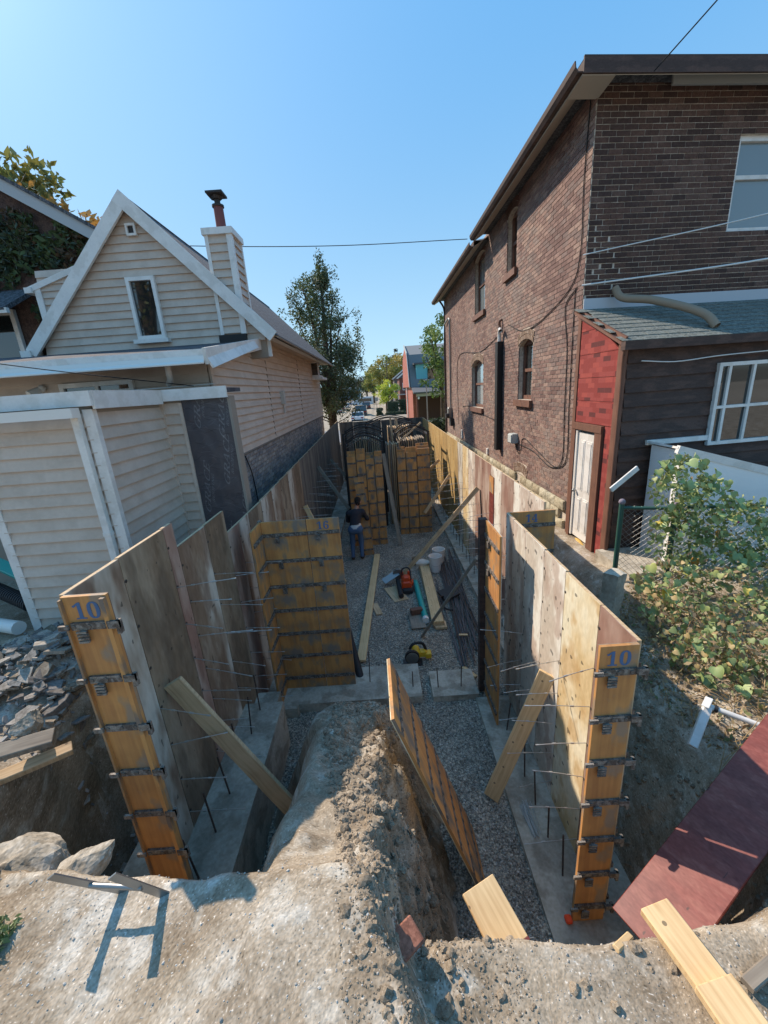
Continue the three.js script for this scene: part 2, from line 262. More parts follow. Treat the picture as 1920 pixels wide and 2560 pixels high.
// loose stones and clods on the dug soil
{
  const q = rng(81), A = [], B = [];
  while (A.length < 4200) { const x = -2.6 + q() * 4.6, z = -.5 - q() * 1.1, y = groundY(x, z); if (y < 1.2) continue; A.push([x, y - .001, z, .0025 + .007 * q() * q() * q()]); }
  scatter('pebbles', lump(1, 5, .35, 0), plain(255, 255, 255, { roughness: .95 }), A, 'small pale pebbles strewn over the trodden yard', 'pebbles', (c, q) => { const k = .24 + .34 * q(); c.setRGB(k, k * .93, k * .82); });
  while (B.length < 5200) { const z = -.6 - q() * 3.1, xr = -.22 + Math.max(-.35, (z + 1.25) * .3), x = xr - .05 + Math.pow(q(), 1.3) * (z > -1.3 ? 1.6 : .6), y = groundY(x, z); if (y < .05 || z > -1.3 && x > .2 && q() > .35) continue; B.push([x, y - .004, z, .003 + .02 * Math.pow(q(), 6)]); }
  for (let i = 0; i < 28; i++) { const z = -.8 - q() * 2.4, x = -.3 + q() * .7, y = groundY(x, z); if (y > .1) B.push([x, y - .012, z, .02 + .03 * q() * q()]); }
  for (let i = 0; i < 9000; i++) { const z = -.7 - q() * 2.9, x = -.34 + Math.max(-.35, (z + 1.25) * .3) * .6 + q() * .75, y = groundY(x, z); if (y > .05) B.push([x, y - .001, z, .002 + .006 * q() * q()]); }
  while (B.length < 16800) { const x = 1.7 + q() * 1.3, z = -1.4 - q() * 3.4, y = groundY(x, z); B.push([x, y, z, .004 + .02 * Math.pow(q(), 5)]); }
  scatter('soil_clods', lump(1, 8, .5, 1), std({ color: 0xffffff, map: soilTex, roughness: 1 }), B, 'crumbly brown clods broken from the dug bank', 'soil', (c, q) => { const k = .55 + .4 * q(); c.setRGB(k, k * .93, k * .84); });
}
// ---------- masonry and cladding builders ----------
// frame: origin o, u along the wall, n outward, y up
const basis = (o, u, n) => new THREE.Matrix4().makeBasis(u, V(0, 1, 0), n).setPosition(o);
const CAM = camera.position;
const brickSpeckle = worn(256, .35, [[255, 255, 255], [226, 222, 220], [190, 186, 184]], { f: 14, seed: 601, grain: 34 });
function brickWall(parent, M, U0, U1, Y0, Y1, holes, o) {
  const { bl = .215, bh = .065, j = .011, proud = .009, cols, sep = 300, name = 'brick', seed = 1 } = o, q = rng(seed), L = [];
  const rows = Math.floor((Y1 - Y0) / (bh + j));
  for (let r = 0; r < rows; r++) {
    const y0 = Y0 + r * (bh + j) + j / 2, y1 = y0 + bh; let u = U0 - (r % 2 ? (bl + j) / 2 : 0) - q() * .01;
    while (u < U1) {
      let a = Math.max(u, U0), b = Math.min(u + bl, U1); u += bl + j; const ym = (y0 + y1) / 2, um = (a + b) / 2;
      for (const h of holes) { const top = h.arch ? h.y1 - h.arch * Math.pow((um - (h.u0 + h.u1) / 2) / ((h.u1 - h.u0) / 2), 2) : h.y1; if (ym > h.y0 && ym < top) { if (a >= h.u0 && b <= h.u1) { b = a; } else if (a < h.u0 && b > h.u0) b = h.u0; else if (a < h.u1 && b > h.u1) a = h.u1; } }
      if (b - a < .03) continue;
      const cl = fbm(um * .7, ym * .9, seed + 5, 3), c = cols[Math.min(cols.length - 1, Math.floor(clamp(q() * .75 + (cl - .5) * 1.1 + .12) * cols.length))], dz = proud * (.7 + .6 * q());
      L.push({ a, b, y0, y1, c, dz, d: V(um, ym, 0).applyMatrix4(M).distanceTo(CAM), full: b - a > bl - .002 });
    }
  }
  L.sort((p, k) => p.d - k.d);
  let n = 0; const mats = cols.map(c => std({ color: rgb(...c), map: brickSpeckle, roughness: .95 }));
  const gb = (() => { const g = new THREE.BoxGeometry(bl, bh, .02); return uvm(g); })(); const rest = [];
  for (const k of L) {
    if (k.full && n < sep) { n++; const m = shadow(new THREE.Mesh(gb, mats[cols.indexOf(k.c)])); m.name = name; m.matrixAutoUpdate = true; m.position.set((k.a + k.b) / 2, (k.y0 + k.y1) / 2, k.dz - .01).applyMatrix4(M); m.quaternion.setFromRotationMatrix(M); parent.add(m); } else rest.push(k);
  }
  const P = [], N = [], C = [], UV = [], c3 = new THREE.Color(), A = V();
  const quad = (p, nn, col, off) => { for (const i of [0, 1, 2, 0, 2, 3]) { A.set(...p[i]).applyMatrix4(M); P.push(A.x, A.y, A.z); N.push(nn.x, nn.y, nn.z); C.push(col.r, col.g, col.b); UV.push(p[i][0] + off, p[i][1]); } };
  const ex = V(), ey = V(), ez = V(); M.extractBasis(ex, ey, ez); const nx = ex.clone().negate(), ny = ey.clone().negate();
  for (const k of rest) {
    const { a, b, y0, y1, dz } = k; c3.copy(rgb(...k.c)).multiplyScalar(.9 + .2 * q()); const w = -.02, f = q();
    quad([[a, y0, dz], [b, y0, dz], [b, y1, dz], [a, y1, dz]], ez, c3, f);
    quad([[a, y1, dz], [b, y1, dz], [b, y1, w], [a, y1, w]], ey, c3, f); quad([[a, y0, w], [b, y0, w], [b, y0, dz], [a, y0, dz]], ny, c3, f);
    quad([[a, y0, w], [a, y0, dz], [a, y1, dz], [a, y1, w]], nx, c3, f); quad([[b, y0, dz], [b, y0, w], [b, y1, w], [b, y1, dz]], ex, c3, f);
  }
  const g = new THREE.BufferGeometry(); g.setAttribute('position', new THREE.Float32BufferAttribute(P, 3)); g.setAttribute('normal', new THREE.Float32BufferAttribute(N, 3)); g.setAttribute('color', new THREE.Float32BufferAttribute(C, 3)); g.setAttribute('uv', new THREE.Float32BufferAttribute(UV, 2));
  if (rest.length) { const m = shadow(new THREE.Mesh(g, std({ vertexColors: true, map: brickSpeckle, roughness: .95 }))); m.name = name + 'work'; m.userData.kind = 'stuff'; parent.add(m); }
}
function archShape(U0, U1, Y0, Y1, holes) {
  const s = new THREE.Shape([[U0, Y0], [U1, Y0], [U1, Y1], [U0, Y1]].map(p => new THREE.Vector2(...p)));
  for (const h of holes) { const pts = [[h.u0, h.y0], [h.u1, h.y0]]; const n = h.arch ? 8 : 1; for (let i = 0; i <= n; i++) { const t = 1 - 2 * i / n; pts.push([(h.u0 + h.u1) / 2 + t * (h.u1 - h.u0) / 2, h.y1 - (h.arch || 0) * t * t]); } s.holes.push(new THREE.Path(pts.map(p => new THREE.Vector2(...p)))); }
  return s;
}
function wallSlab(M, U0, U1, Y0, Y1, holes, th = .2) { const g = new THREE.ExtrudeGeometry(archShape(U0, U1, Y0, Y1, holes), { depth: th, bevelEnabled: false }); g.translate(0, 0, -th); return uvm(g).applyMatrix4(M); }
// lapped boards; edge(y) -> [uMin,uMax]
function siding(parent, M, Y0, Y1, course, edge, material, name = 'siding_board') {
  const n = Math.max(1, Math.round((Y1 - Y0) / course)), c = (Y1 - Y0) / n;
  for (let i = 0; i < n; i++) {
    const y0 = Y0 + i * c, y1 = y0 + c + .004, [a0, b0] = edge(y0), [a1, b1] = edge(Math.min(y1, Y1)); if (b0 - a0 < .03) continue;
    const t0 = .034, t1 = .004, v = [[a0, y0, 0], [b0, y0, 0], [b0, y0, t0], [a0, y0, t0], [a1, y1, 0], [b1, y1, 0], [b1, y1, t1], [a1, y1, t1]];
    // vinyl profile: flat face with a small rounded nose at the bottom
    const f = [[0, 1, 2, 3].reverse(), [3, 2, 6, 7], [4, 7, 6, 5].reverse(), [0, 3, 7, 4], [1, 5, 6, 2]], p = [];
    for (const k of f) for (const q of [k[0], k[1], k[2], k[0], k[2], k[3]]) p.push(...v[q]);
    const g = new THREE.BufferGeometry(); g.setAttribute('position', new THREE.Float32BufferAttribute(p, 3)); g.computeVertexNormals();
    part(name, shiftUV(uvm(g), hash(i, Y0 * 91, 7) * 9, hash(i, a0 * 57, 9) * 9).applyMatrix4(M), material, parent);
  }
}
// framed window set against a wall: parts frame, sash, pane
function windowUnit(parent, M, u0, u1, y0, y1, { fw = .06, depth = .05, back = 0, frame = mat.white, glass = mat.glass, rails = [], mull = [], sill = 0, name = 'window' }) {
  const w = new THREE.Group(); w.name = name; parent.add(w);
  const z0 = back, z1 = back + depth, t = (g) => g.applyMatrix4(M);
  part('window_frame', [t(box(u0, u0 + fw, y0, y1, z0, z1)), t(box(u1 - fw, u1, y0, y1, z0, z1)), t(box(u0 + fw, u1 - fw, y1 - fw, y1, z0, z1)), t(box(u0 + fw, u1 - fw, y0, y0 + fw, z0, z1))], frame, w);
  for (const r of rails) part('sash_rail', t(box(u0 + fw, u1 - fw, r - fw * .4, r + fw * .4, z0 + .004, z1 - .008)), frame, w);
  for (const r of mull) part('mullion', t(box(r - fw * .4, r + fw * .4, y0 + fw, y1 - fw, z0 + .006, z1 - .006)), frame, w);
  part('pane', t(box(u0 + fw * .8, u1 - fw * .8, y0 + fw * .8, y1 - fw * .8, z0 + .006, z0 + .016)), glass, w);
  if (sill) part('sill', t(box(u0 - .06, u1 + .06, y0 - .07, y0 - .002, z0, z1 + sill)), frame, w);
  return w;
}

// ---------- brick house on the right ----------
const BX = 3.5, BZ = -7.3, BF = -21.2, BT = 7.98;
const house = T('brick_house', 'two storey brown brick house with arched windows beside the formwork', 'house');
{
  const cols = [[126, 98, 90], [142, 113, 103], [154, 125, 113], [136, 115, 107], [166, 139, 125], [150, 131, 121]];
  // side wall facing the pit: u runs away from the yard (-z), outward -x
  const MS = basis(V(BX, 0, BZ), V(0, 0, -1), V(-1, 0, 0)); // note: mirrored basis is avoided below
  const M1 = new THREE.Matrix4().makeBasis(V(0, 0, 1), V(0, 1, 0), V(-1, 0, 0)).setPosition(BX, 0, BF); // u from far end to near end
  const U = z => z - BF;
  const holes = [
    { u0: U(-11.45), u1: U(-10.72), y0: 6.42, y1: 7.72, arch: .1 }, { u0: U(-14.9), u1: U(-13.6), y0: 6.02, y1: 7.74, arch: .14 },
    { u0: U(-10.38), u1: U(-9.46), y0: 3.42, y1: 4.76, arch: .12 }, { u0: U(-15.4), u1: U(-13.78), y0: 3.05, y1: 4.62, arch: .2 }, { u0: U(-10.44), u1: U(-9.58), y0: 1.2, y1: 1.66, arch: .1 }];
  part('wall', wallSlab(M1, 0, BZ - BF, 1.58, BT, holes), mat.mortar, house);
  brickWall(house, M1, 0, BZ - BF, 1.58, BT, [...holes, ...holes.map(h => ({ u0: h.u0 - .04, u1: h.u1 + .04, y0: h.y1 - (h.arch || 0) - .02, y1: h.y1 + .24, arch: h.arch }))], { cols, sep: 260, seed: 5 });
  // soldier-course arches and stone sills
  for (const [i, h] of holes.entries()) {
    const n = Math.round((h.u1 - h.u0 + .1) / .085), um = (h.u0 + h.u1) / 2, hw = (h.u1 - h.u0) / 2;
    for (let r = 0; r < 2; r++) for (let k = 0; k < n; k++) { const t = (k + .5) / n * 2 - 1, g = cham(.07, .1, .05, .004); xf(g, um + t * (hw + .05 + r * .03), h.y1 - h.arch * t * t + .055 + r * .11, .0, 0, 0, -t * .35); part('arch_brick', shiftUV(g.applyMatrix4(M1), k * .3, r), i < 2 ? archDark() : archPale(), house); }
    if (i < 4) part('window_sill', box(h.u0 - .1, h.u1 + .1, h.y0 - .15, h.y0 - .005, -.1, .09).applyMatrix4(M1), mat.brownPaint, house);
    const pale = i === 1 || i === 3;
    windowUnit(house, M1, h.u0 + .005, h.u1 - .005, h.y0 + .005, h.y1 - .02, { fw: .09, depth: .06, back: -.17, frame: i === 4 ? mat.white : mat.brownPaint, glass: i === 4 ? mat.white : pale ? mat.glassPale : mat.glass, rails: i < 4 ? [(h.y0 + h.y1) / 2] : [] });
  }
  part('interior_backing', box(BX + .3, BX + .34, 1.6, 7.9, BF + .3, BZ - .3), mat.roomWall, house);
  // rear wall, facing the yard
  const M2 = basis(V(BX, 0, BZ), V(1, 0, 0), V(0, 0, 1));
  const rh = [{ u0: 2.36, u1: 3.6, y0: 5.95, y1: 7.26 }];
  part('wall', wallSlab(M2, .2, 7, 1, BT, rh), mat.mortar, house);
  brickWall(house, M2, .012, 7, 4.9, BT, rh, { cols: [[88, 66, 58], [100, 74, 64], [80, 60, 54], [108, 84, 74]], sep: 40, seed: 8 });  // rear brick colours darkened to carry the shade on this side
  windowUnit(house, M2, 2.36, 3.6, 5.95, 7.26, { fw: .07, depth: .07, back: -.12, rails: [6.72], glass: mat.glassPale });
  part('wall', box(BX + .2, BX + 7, 1, BT, BF, BF + .2), mat.mortar, house);
  // roof: soffit, fascia, gutter, low hip
  const ov = .45;
  const sof = (L, dy) => { const g = new THREE.ExtrudeGeometry(new THREE.Shape([[.1, .07 + dy], [-ov, -.26 + dy], [-ov, -.24 + dy], [.1, .09 + dy]].map(p => new THREE.Vector2(...p))), { depth: L, bevelEnabled: false }); return uvm(g); };
  const sofM = plain(176, 166, 152); part('soffit', sof(BZ + 13.2, BT).translate(BX, 0, -13.2), sofM, house); part('soffit', sof(7, BT).rotateY(Math.PI / 2).translate(BX, 0, BZ), sofM, house); part('soffit', box(BX - ov, BX + .02, BT - .262, BT - .242, BZ - .02, BZ + ov), sofM, house);
  part('soffit', sof(-13.2 - BF + .3, BT - .14).translate(BX, 0, BF - .3), sofM, house);
  const gut = (z0, z1, y) => { const s = new THREE.Shape([[0, 0], [-.07, 0], [-.11, .05], [-.12, .12], [-.105, .12], [-.095, .055], [-.06, .015], [0, .015]].map(p => new THREE.Vector2(...p))); const g = new THREE.ExtrudeGeometry(s, { depth: z1 - z0, bevelEnabled: false }); g.translate(BX - ov, y, z0); return uvm(g); };
  part('gutter', gut(-13.2, BZ + ov, BT - .23), mat.darkBrown, house); part('gutter', gut(BF - .3, -13.25, BT - .37), mat.darkBrown, house);
  part('fascia', [box(BX - ov, BX - ov + .03, BT - .24, BT - .1, -13.2, BZ + ov), box(BX - ov, BX + 7, BT - .25, BT - .06, BZ + ov, BZ + ov + .03), box(BX - ov, BX - ov + .03, BT - .38, BT - .23, BF - .3, -13.2)], mat.darkBrown, house);
  part('eave_trim', box(BX + 1.0, BX + 7, BT - .24, BT - .1, BZ + .2, BZ + .24), plain(150, 152, 150), house);
  const roof = (x0, x1, z0, z1, y, rise) => { const a = [[x0, y, z1], [x1, y, z1], [x1, y, z0], [x0, y, z0]], r = [[(x0 + x1) / 2, y + rise, z1 - 3], [(x0 + x1) / 2, y + rise, z0 + 3]], p = []; const tri = (...k) => k.forEach(q => p.push(...q)); tri(a[0], a[1], r[0]); tri(a[1], a[2], r[1]); tri(a[1], r[1], r[0]); tri(a[2], a[3], r[1]); tri(a[3], a[0], r[0]); tri(a[3], r[0], r[1]); tri(a[0], a[3], a[2]); tri(a[0], a[2], a[1]); const g = new THREE.BufferGeometry(); g.setAttribute('position', new THREE.Float32BufferAttribute(p, 3)); g.computeVertexNormals(); return uvm(g); };
  part('roof', roof(BX - ov, BX + 7.4, -13.2, BZ + ov, BT - .09, 1.4), mat.shingle, house); part('roof', roof(BX - ov, BX + 7.4, BF - .3, -13.2, BT - .23, 1.4), mat.shingle, house);
  // rusticated foundation blocks
  { const q = rng(19); for (let r = 0; r < 3; r++) { let z = -7.46 - (r % 2) * .2; while (z > -20.9) { const w = .36 + .1 * q(), y = .98 + r * .2; if (!(z < -9.5 && z - w > -10.5 && r > 0)) { const g = new THREE.BoxGeometry(.09, .185, w - .015, 2, 4, 5), p = g.attributes.position; for (let i = 0; i < p.count; i++) if (p.getX(i) < -.02 && Math.abs(p.getY(i)) < .09 && Math.abs(p.getZ(i)) < w / 2 - .02) p.setX(i, p.getX(i) - .03 * q() - .008); g.computeVertexNormals(); g.translate(BX - .0, y + .1, z - w / 2); part('stone_block', shiftUV(uvm(g), q() * 5, q() * 5), stoneMat(Math.floor(q() * 3)), house); } z -= w; } } }
  part('foundation', box(BX + .02, BX + .2, -.3, 1.58, BF, BZ), mat.mortar, house);
  // black duct, meter, boxes, pipes and wires on the side wall
  const duct = new THREE.Group(); duct.name = 'duct'; house.add(duct);
  part('shaft', box(BX - .17, BX - .012, 1.98, 4.9, -11.85, -11.62), mat.black, duct);
  part('hook_vent', tube([V(BX - .1, 4.9, -11.7), V(BX - .1, 5.12, -11.7), V(BX - .12, 5.2, -11.6), V(BX - .14, 5.14, -11.48)], .05, 8), mat.pvc, duct);
  part('elbow_pipe', tube([V(BX - .05, 5.2, -11.78), V(BX - .08, 5.4, -11.78), V(BX - .02, 5.46, -11.75)], .035, 8), mat.brownPaint, duct);
  const ub = new THREE.Group(); ub.name = 'utility_box'; house.add(ub); part('case', xf(cham(.16, .24, .3, .01), BX - .09, 2.46, -10.4), plain(170, 174, 170), ub); part('cover', xf(cham(.02, .2, .26, .006), BX - .18, 2.46, -10.4), plain(186, 190, 186), ub);
  const me = new THREE.Group(); me.name = 'meter'; house.add(me); part('meter_base', xf(cham(.2, .5, .3, .02), BX - .11, 2.6, -19.6), mat.steel, me); part('meter_dome', xf(rod(V(0, 0, 0), V(-.16, 0, 0), .12, .11, 14), BX - .2, 2.5, -19.3), mat.steelDark, me); part('lower_box', xf(cham(.16, .34, .4, .01), BX - .09, 2.2, -19.3), mat.steelDark, me);
  part('conduit', tube([V(BX - .06, 2.8, -19.6), V(BX - .06, 6.4, -19.5), V(BX - .06, 6.65, -19.52), V(BX - .06, 6.72, -19.7), V(BX - .1, 6.6, -20.7)], .035, 8, 40), mat.steel, house);
  part('downpipe', tube([V(BX - .4, BT - .1, -20.9), V(BX - .2, BT - .4, -20.95), V(BX - .06, BT - .6, -21), V(BX - .06, 5.5, -21), V(BX - .06, 1.6, -21)], .045, 8, 40), mat.darkBrown, house);
  part('wall_vent', xf(cham(.05, .2, .12, .006), BX - .03, 1.72, -13.1), mat.white, house); part('wall_vent', xf(cham(.05, .36, .2, .006), BX - .03, 1.85, -17.2), mat.white, house);
  const wireOn = (pts) => part('wire', tube(pts.map(([z, y]) => V(BX - .022, y, z)), .009, 5, 50), mat.cable, house);
  wireOn([[-7.45, 7.8], [-7.5, 6.8], [-7.46, 5.8], [-7.6, 5.45], [-8.6, 5.1], [-10, 4.95], [-11.2, 5.25]]);
  wireOn([[-7.5, 5.3], [-7.9, 5.1], [-7.75, 4.4], [-7.7, 3.3], [-7.7, 2.3], [-8.1, 2.12], [-9.2, 2.3], [-10.2, 2.34]]);
  wireOn([[-7.56, 5.3], [-7.55, 4.3], [-7.52, 3.3], [-7.52, 2.35], [-7.9, 2.16], [-9, 2.36], [-9.9, 2.5], [-10, 2.2], [-10.2, 2.1], [-10.3, 2.3]]);
  wireOn([[-12, 5.1], [-14, 4.85], [-17.5, 5], [-18, 4.7], [-17.9, 2.2]]);
  wireOn([[-11.9, 2.75], [-13.5, 2.85], [-15.8, 3.05], [-17, 3]]);
}
function archPale() { return (archPale.m ??= [0, 1, 2].map(i => plain(172 - i * 14, 150 - i * 16, 130 - i * 16, { map: brickSpeckle })))[Math.floor(R() * 3)]; }
function archDark() { return (archDark.m ??= [0, 1].map(i => plain(120 - i * 14, 88 - i * 10, 76 - i * 10, { map: brickSpeckle })))[Math.floor(R() * 2)]; }
function stoneMat(i) { return (stoneMat.m ??= [[182, 172, 146], [168, 156, 130], [192, 184, 160]].map((c, k) => std({ map: worn(128, .5, [c, c.map(v => v - 24), c.map(v => v + 14)], { f: 10, seed: 700 + k, grain: 26 }), roughness: 1 })))[i]; }

// ---------- red lean-to with the white door ----------
{
  const lean = T('lean_to', 'red brick-patterned lean-to porch with sloping shingle roof on the brick house', 'porch');
  const X = BX - .02, z0 = -7.3, z1 = -5.95, M = new THREE.Matrix4().makeBasis(V(0, 0, 1), V(0, 1, 0), V(-1, 0, 0)).setPosition(X, 0, z0), U = z => z - z0;
  const cv = document.createElement('canvas'); cv.width = cv.height = 512; const g = cv.getContext('2d'), q = rng(44); g.fillStyle = '#8d3a34'; g.fillRect(0, 0, 512, 512);
  for (let r = 0; r < 16; r++) for (let c = 0; c < 6; c++) { const k = q(); g.fillStyle = k > .86 ? '#5e2a28' : k > .7 ? '#9c453c' : k > .4 ? '#92403a' : '#87352f'; g.fillRect(c * 85.3 + (r % 2) * 42 - 20, r * 32, 84, 31); g.fillStyle = '#7c3430'; g.fillRect(c * 85.3 + (r % 2) * 42 - 22, r * 32, 2, 32); }
  for (let i = 0; i < 9000; i++) { g.fillStyle = q() > .5 ? 'rgba(255,220,200,.07)' : 'rgba(40,0,0,.1)'; g.fillRect(q() * 512, q() * 512, 2, 2); }
  const tx = new THREE.CanvasTexture(cv); tx.colorSpace = THREE.SRGBColorSpace; tx.wrapS = tx.wrapT = THREE.RepeatWrapping; tx.repeat.set(1 / 1.2, 1 / 1.2); const red = std({ map: tx, roughness: .95, bumpMap: grit, bumpScale: .002 });
  // boards of printed cladding above and beside the door
  const roofY = u => 4.86 - (u / (z1 - z0)) * .58; let y = 3.12;
  for (let i = 0; y < 4.8; i++) { const h = .36, t = Math.min(y + h, 4.84), ub = (yy) => Math.min(z1 - z0 - .09, Math.max(0.1, (4.86 - yy) / .58 * (z1 - z0) - .03)), s = new THREE.Shape([[.1, y], [Math.max(.12, ub(y)), y], [Math.max(.11, ub(t - .006)), t - .006], [.1, t - .006]].map(p => new THREE.Vector2(...p))), gg = new THREE.ExtrudeGeometry(s, { depth: .02, bevelEnabled: false }); part('cladding_panel', shiftUV(uvm(gg).applyMatrix4(M), 0, i * .37), red, lean); y += h; }
  part('cladding_panel', box(1.06, 1.26, .95, 3.11, 0, .02).applyMatrix4(M), red, lean);
  part('corner_board', box(0, .095, 1.0, 4.86, 0, .035).applyMatrix4(M), mat.brownPaint, lean); part('corner_board', box(1.262, 1.36, .95, 4.28, -.05, .04).applyMatrix4(M), mat.brownPaint, lean);
  part('rake_board', beam(V(X - .03, 4.86, z0), V(X - .03, 4.29, z1 + .06), .12, .03, V(-1, 0, 0)), mat.brownPaint, lean);
  part('backing', box(X + .04, X + .1, 1, 4.2, z0 + .05, z1), mat.roomWall, lean);
  // door
  const d = new THREE.Group(); d.name = 'door'; lean.add(d); const a = .26, b = .82;
  part('casing', [box(-.03 + .12, a - .07, .98, 3.0, 0, .06).applyMatrix4(M), box(b + .02, b + .22, .98, 3.0, 0, .06).applyMatrix4(M), box(.09, b + .22, 3.0, 3.11, 0, .07).applyMatrix4(M)], mat.brownPaint, d);
  part('jamb', [box(a - .065, a - .005, 1.06, 2.98, -.02, .045).applyMatrix4(M), box(a - .12, a - .07, 1.06, 2.98, -.02, .03).applyMatrix4(M)], mat.white, d);
  part('slab', box(a, b, 1.07, 2.95, -.03, .02).applyMatrix4(M), mat.white, d);
  for (const [p0, p1, q0, q1] of [[.07, .25, 1.95, 2.82], [.31, .49, 1.95, 2.82], [.07, .25, 1.2, 1.82], [.31, .49, 1.2, 1.82]]) { part('raised_panel', [box(a + p0, a + p1, q0, q1, .02, .027).applyMatrix4(M), box(a + p0 + .03, a + p1 - .03, q0 + .03, q1 - .03, .026, .036).applyMatrix4(M)], mat.white, d); }
  part('knob', [xf(lump(.03, 1, 0, 2), .3, 1.92, .07).applyMatrix4(M), rod(V(.3, 1.92, .02), V(.3, 1.92, .06), .012).applyMatrix4(M)], mat.steel, d);
  part('sill_foam', xf(lump(.12, 9, .4, 2, .5, .9, 2.4), X - .02, .93, -6.72), plain(196, 160, 84), d, 'yellow expanding foam under the white door');
  // roof and rear wall
  const sl = (z) => mix(4.94, 4.3, (z - z0) / (z1 + .12 - z0));
  { const s = new THREE.Shape([[z0, 4.86], [z1 + .1, 4.24], [z1 + .1, 4.28], [z0, 4.9]].map(p => new THREE.Vector2(...p))), gg = new THREE.ExtrudeGeometry(s, { depth: 6.5, bevelEnabled: false }); gg.rotateY(-Math.PI / 2); gg.translate(X - .12 + 6.5, 0, 0); part('roof_deck', uvm(gg), mat.brownPaint, lean); }
  const rows = 9; for (let r = 0; r < rows; r++) for (let c = 0; c < 20; c++) { const w = .31, za = z0 + (z1 + .12 - z0) * r / rows, zb = z0 + (z1 + .12 - z0) * (r + 1) / rows + .02, x = X - .13 + c * w + (r % 2) * .15 + w / 2; if (x > X + 6.2) continue; const gg = beam(V(x, sl(za) - .012, za), V(x, sl(zb) - .002, zb), w - .012, .008, V(0, 1, .3)); part('shingle', gg, mat.shingle2, lean); }
  part('flashing', box(X + .02, X + 6.5, 4.9, 5.08, z0 + .015, z0 + .03), plain(186, 190, 194), lean);
  part('roof_pipe', tube([V(X + .5, 5.2, z0 + .1), V(X + .55, 5.05, z0 + .2), V(X + .9, 4.93, z0 + .5), V(X + 1.35, 4.6, z1 - .25), V(X + 1.42, 4.42, z1 - .1)], .06, 10, 40), plain(150, 132, 112), lean);
  part('gutter', box(X - .12, X + 6.5, 4.17, 4.28, z1 + .1, z1 + .2), mat.darkBrown, lean); part('downpipe', tube([V(X - .08, 4.2, z1 + .15), V(X - .06, 4.05, z1 + .1), V(X - .03, 3.8, z1 + .06), V(X - .03, 1.2, z1 + .06)], .035, 8, 30), mat.brownPaint, lean);
  const MR = basis(V(X, 0, z1), V(1, 0, 0), V(0, 0, 1));
  siding(lean, MR, 1.0, 4.2, .2, () => [.05, 6.5], mat.darkBrown);
  part('wall', box(X + .06, X + 6.5, 1, 4.2, z1 - .1, z1), mat.roomWall, lean);
  windowUnit(lean, MR, 1.42, 3.2, 2.75, 3.92, { fw: .05, depth: .06, back: .022, rails: [3.3], mull: [1.6, 1.98, 2.6] });
  part('rail', box(.45, 1.42, 2.83, 2.9, .022, .07).applyMatrix4(MR), mat.white, lean);
  part('floodlight_wire', tube([V(X + .2, 4.02, z1 + .1), V(X + .7, 3.98, z1 + .1), V(X + 1.4, 4.02, z1 + .1), V(X + 2.6, 4.05, z1 + .1)], .008, 5), mat.cableWhite, lean);
}
// the rear of the house is not quite square to its side: rear walls and eaves run slightly back
{ const S = new THREE.Matrix4().set(1, 0, 0, 0, 0, 1, 0, 0, -.09, 0, 1, .09 * BX, 0, 0, 0, 1), done = new Set(); for (const root of scene.children.filter(o => o.name === 'brick_house' || o.name === 'lean_to')) root.traverse(o => { if (!o.isMesh) return; if (o.position.lengthSq() > 0) { o.position.z -= .09 * (o.position.x - BX); return; } if (done.has(o.geometry)) return; done.add(o.geometry); o.geometry.applyMatrix4(S); }); }
// overhead wires
one('overhead_wire', tube([V(BX - .05, 5.72, -7.3), V(6.2, 5.95, -6.4), V(9, 6.5, -5.4)], .009, 5, 30), mat.cableWhite, 'upper thin pale cable leaving the brick corner above the lean-to', 'cable');
one('overhead_wire', tube([V(BX - .05, 5.28, -7.28), V(6, 5.3, -6.3), V(9, 5.6, -5.2)], .013, 5, 30), mat.cableWhite, 'thicker white cable leaving the brick corner above the lean-to roof', 'cable');
one('overhead_wire', tube([V(4.0, 7.7, -6.8), V(5, 8.6, -5.5), V(7, 10.2, -3)], .009, 5, 30), mat.cable, 'dark wire rising from the eave of the brick house to the sky', 'cable');
one('overhead_wire', tube([V(-11, 8.5, -12.4), V(-5.2, 8.1, -13), V(-1, 7.98, -13.5), V(BX - .42, 8.08, -14.1)], .011, 5, 40), mat.cable, 'black wire spanning the gap between the two houses', 'cable');
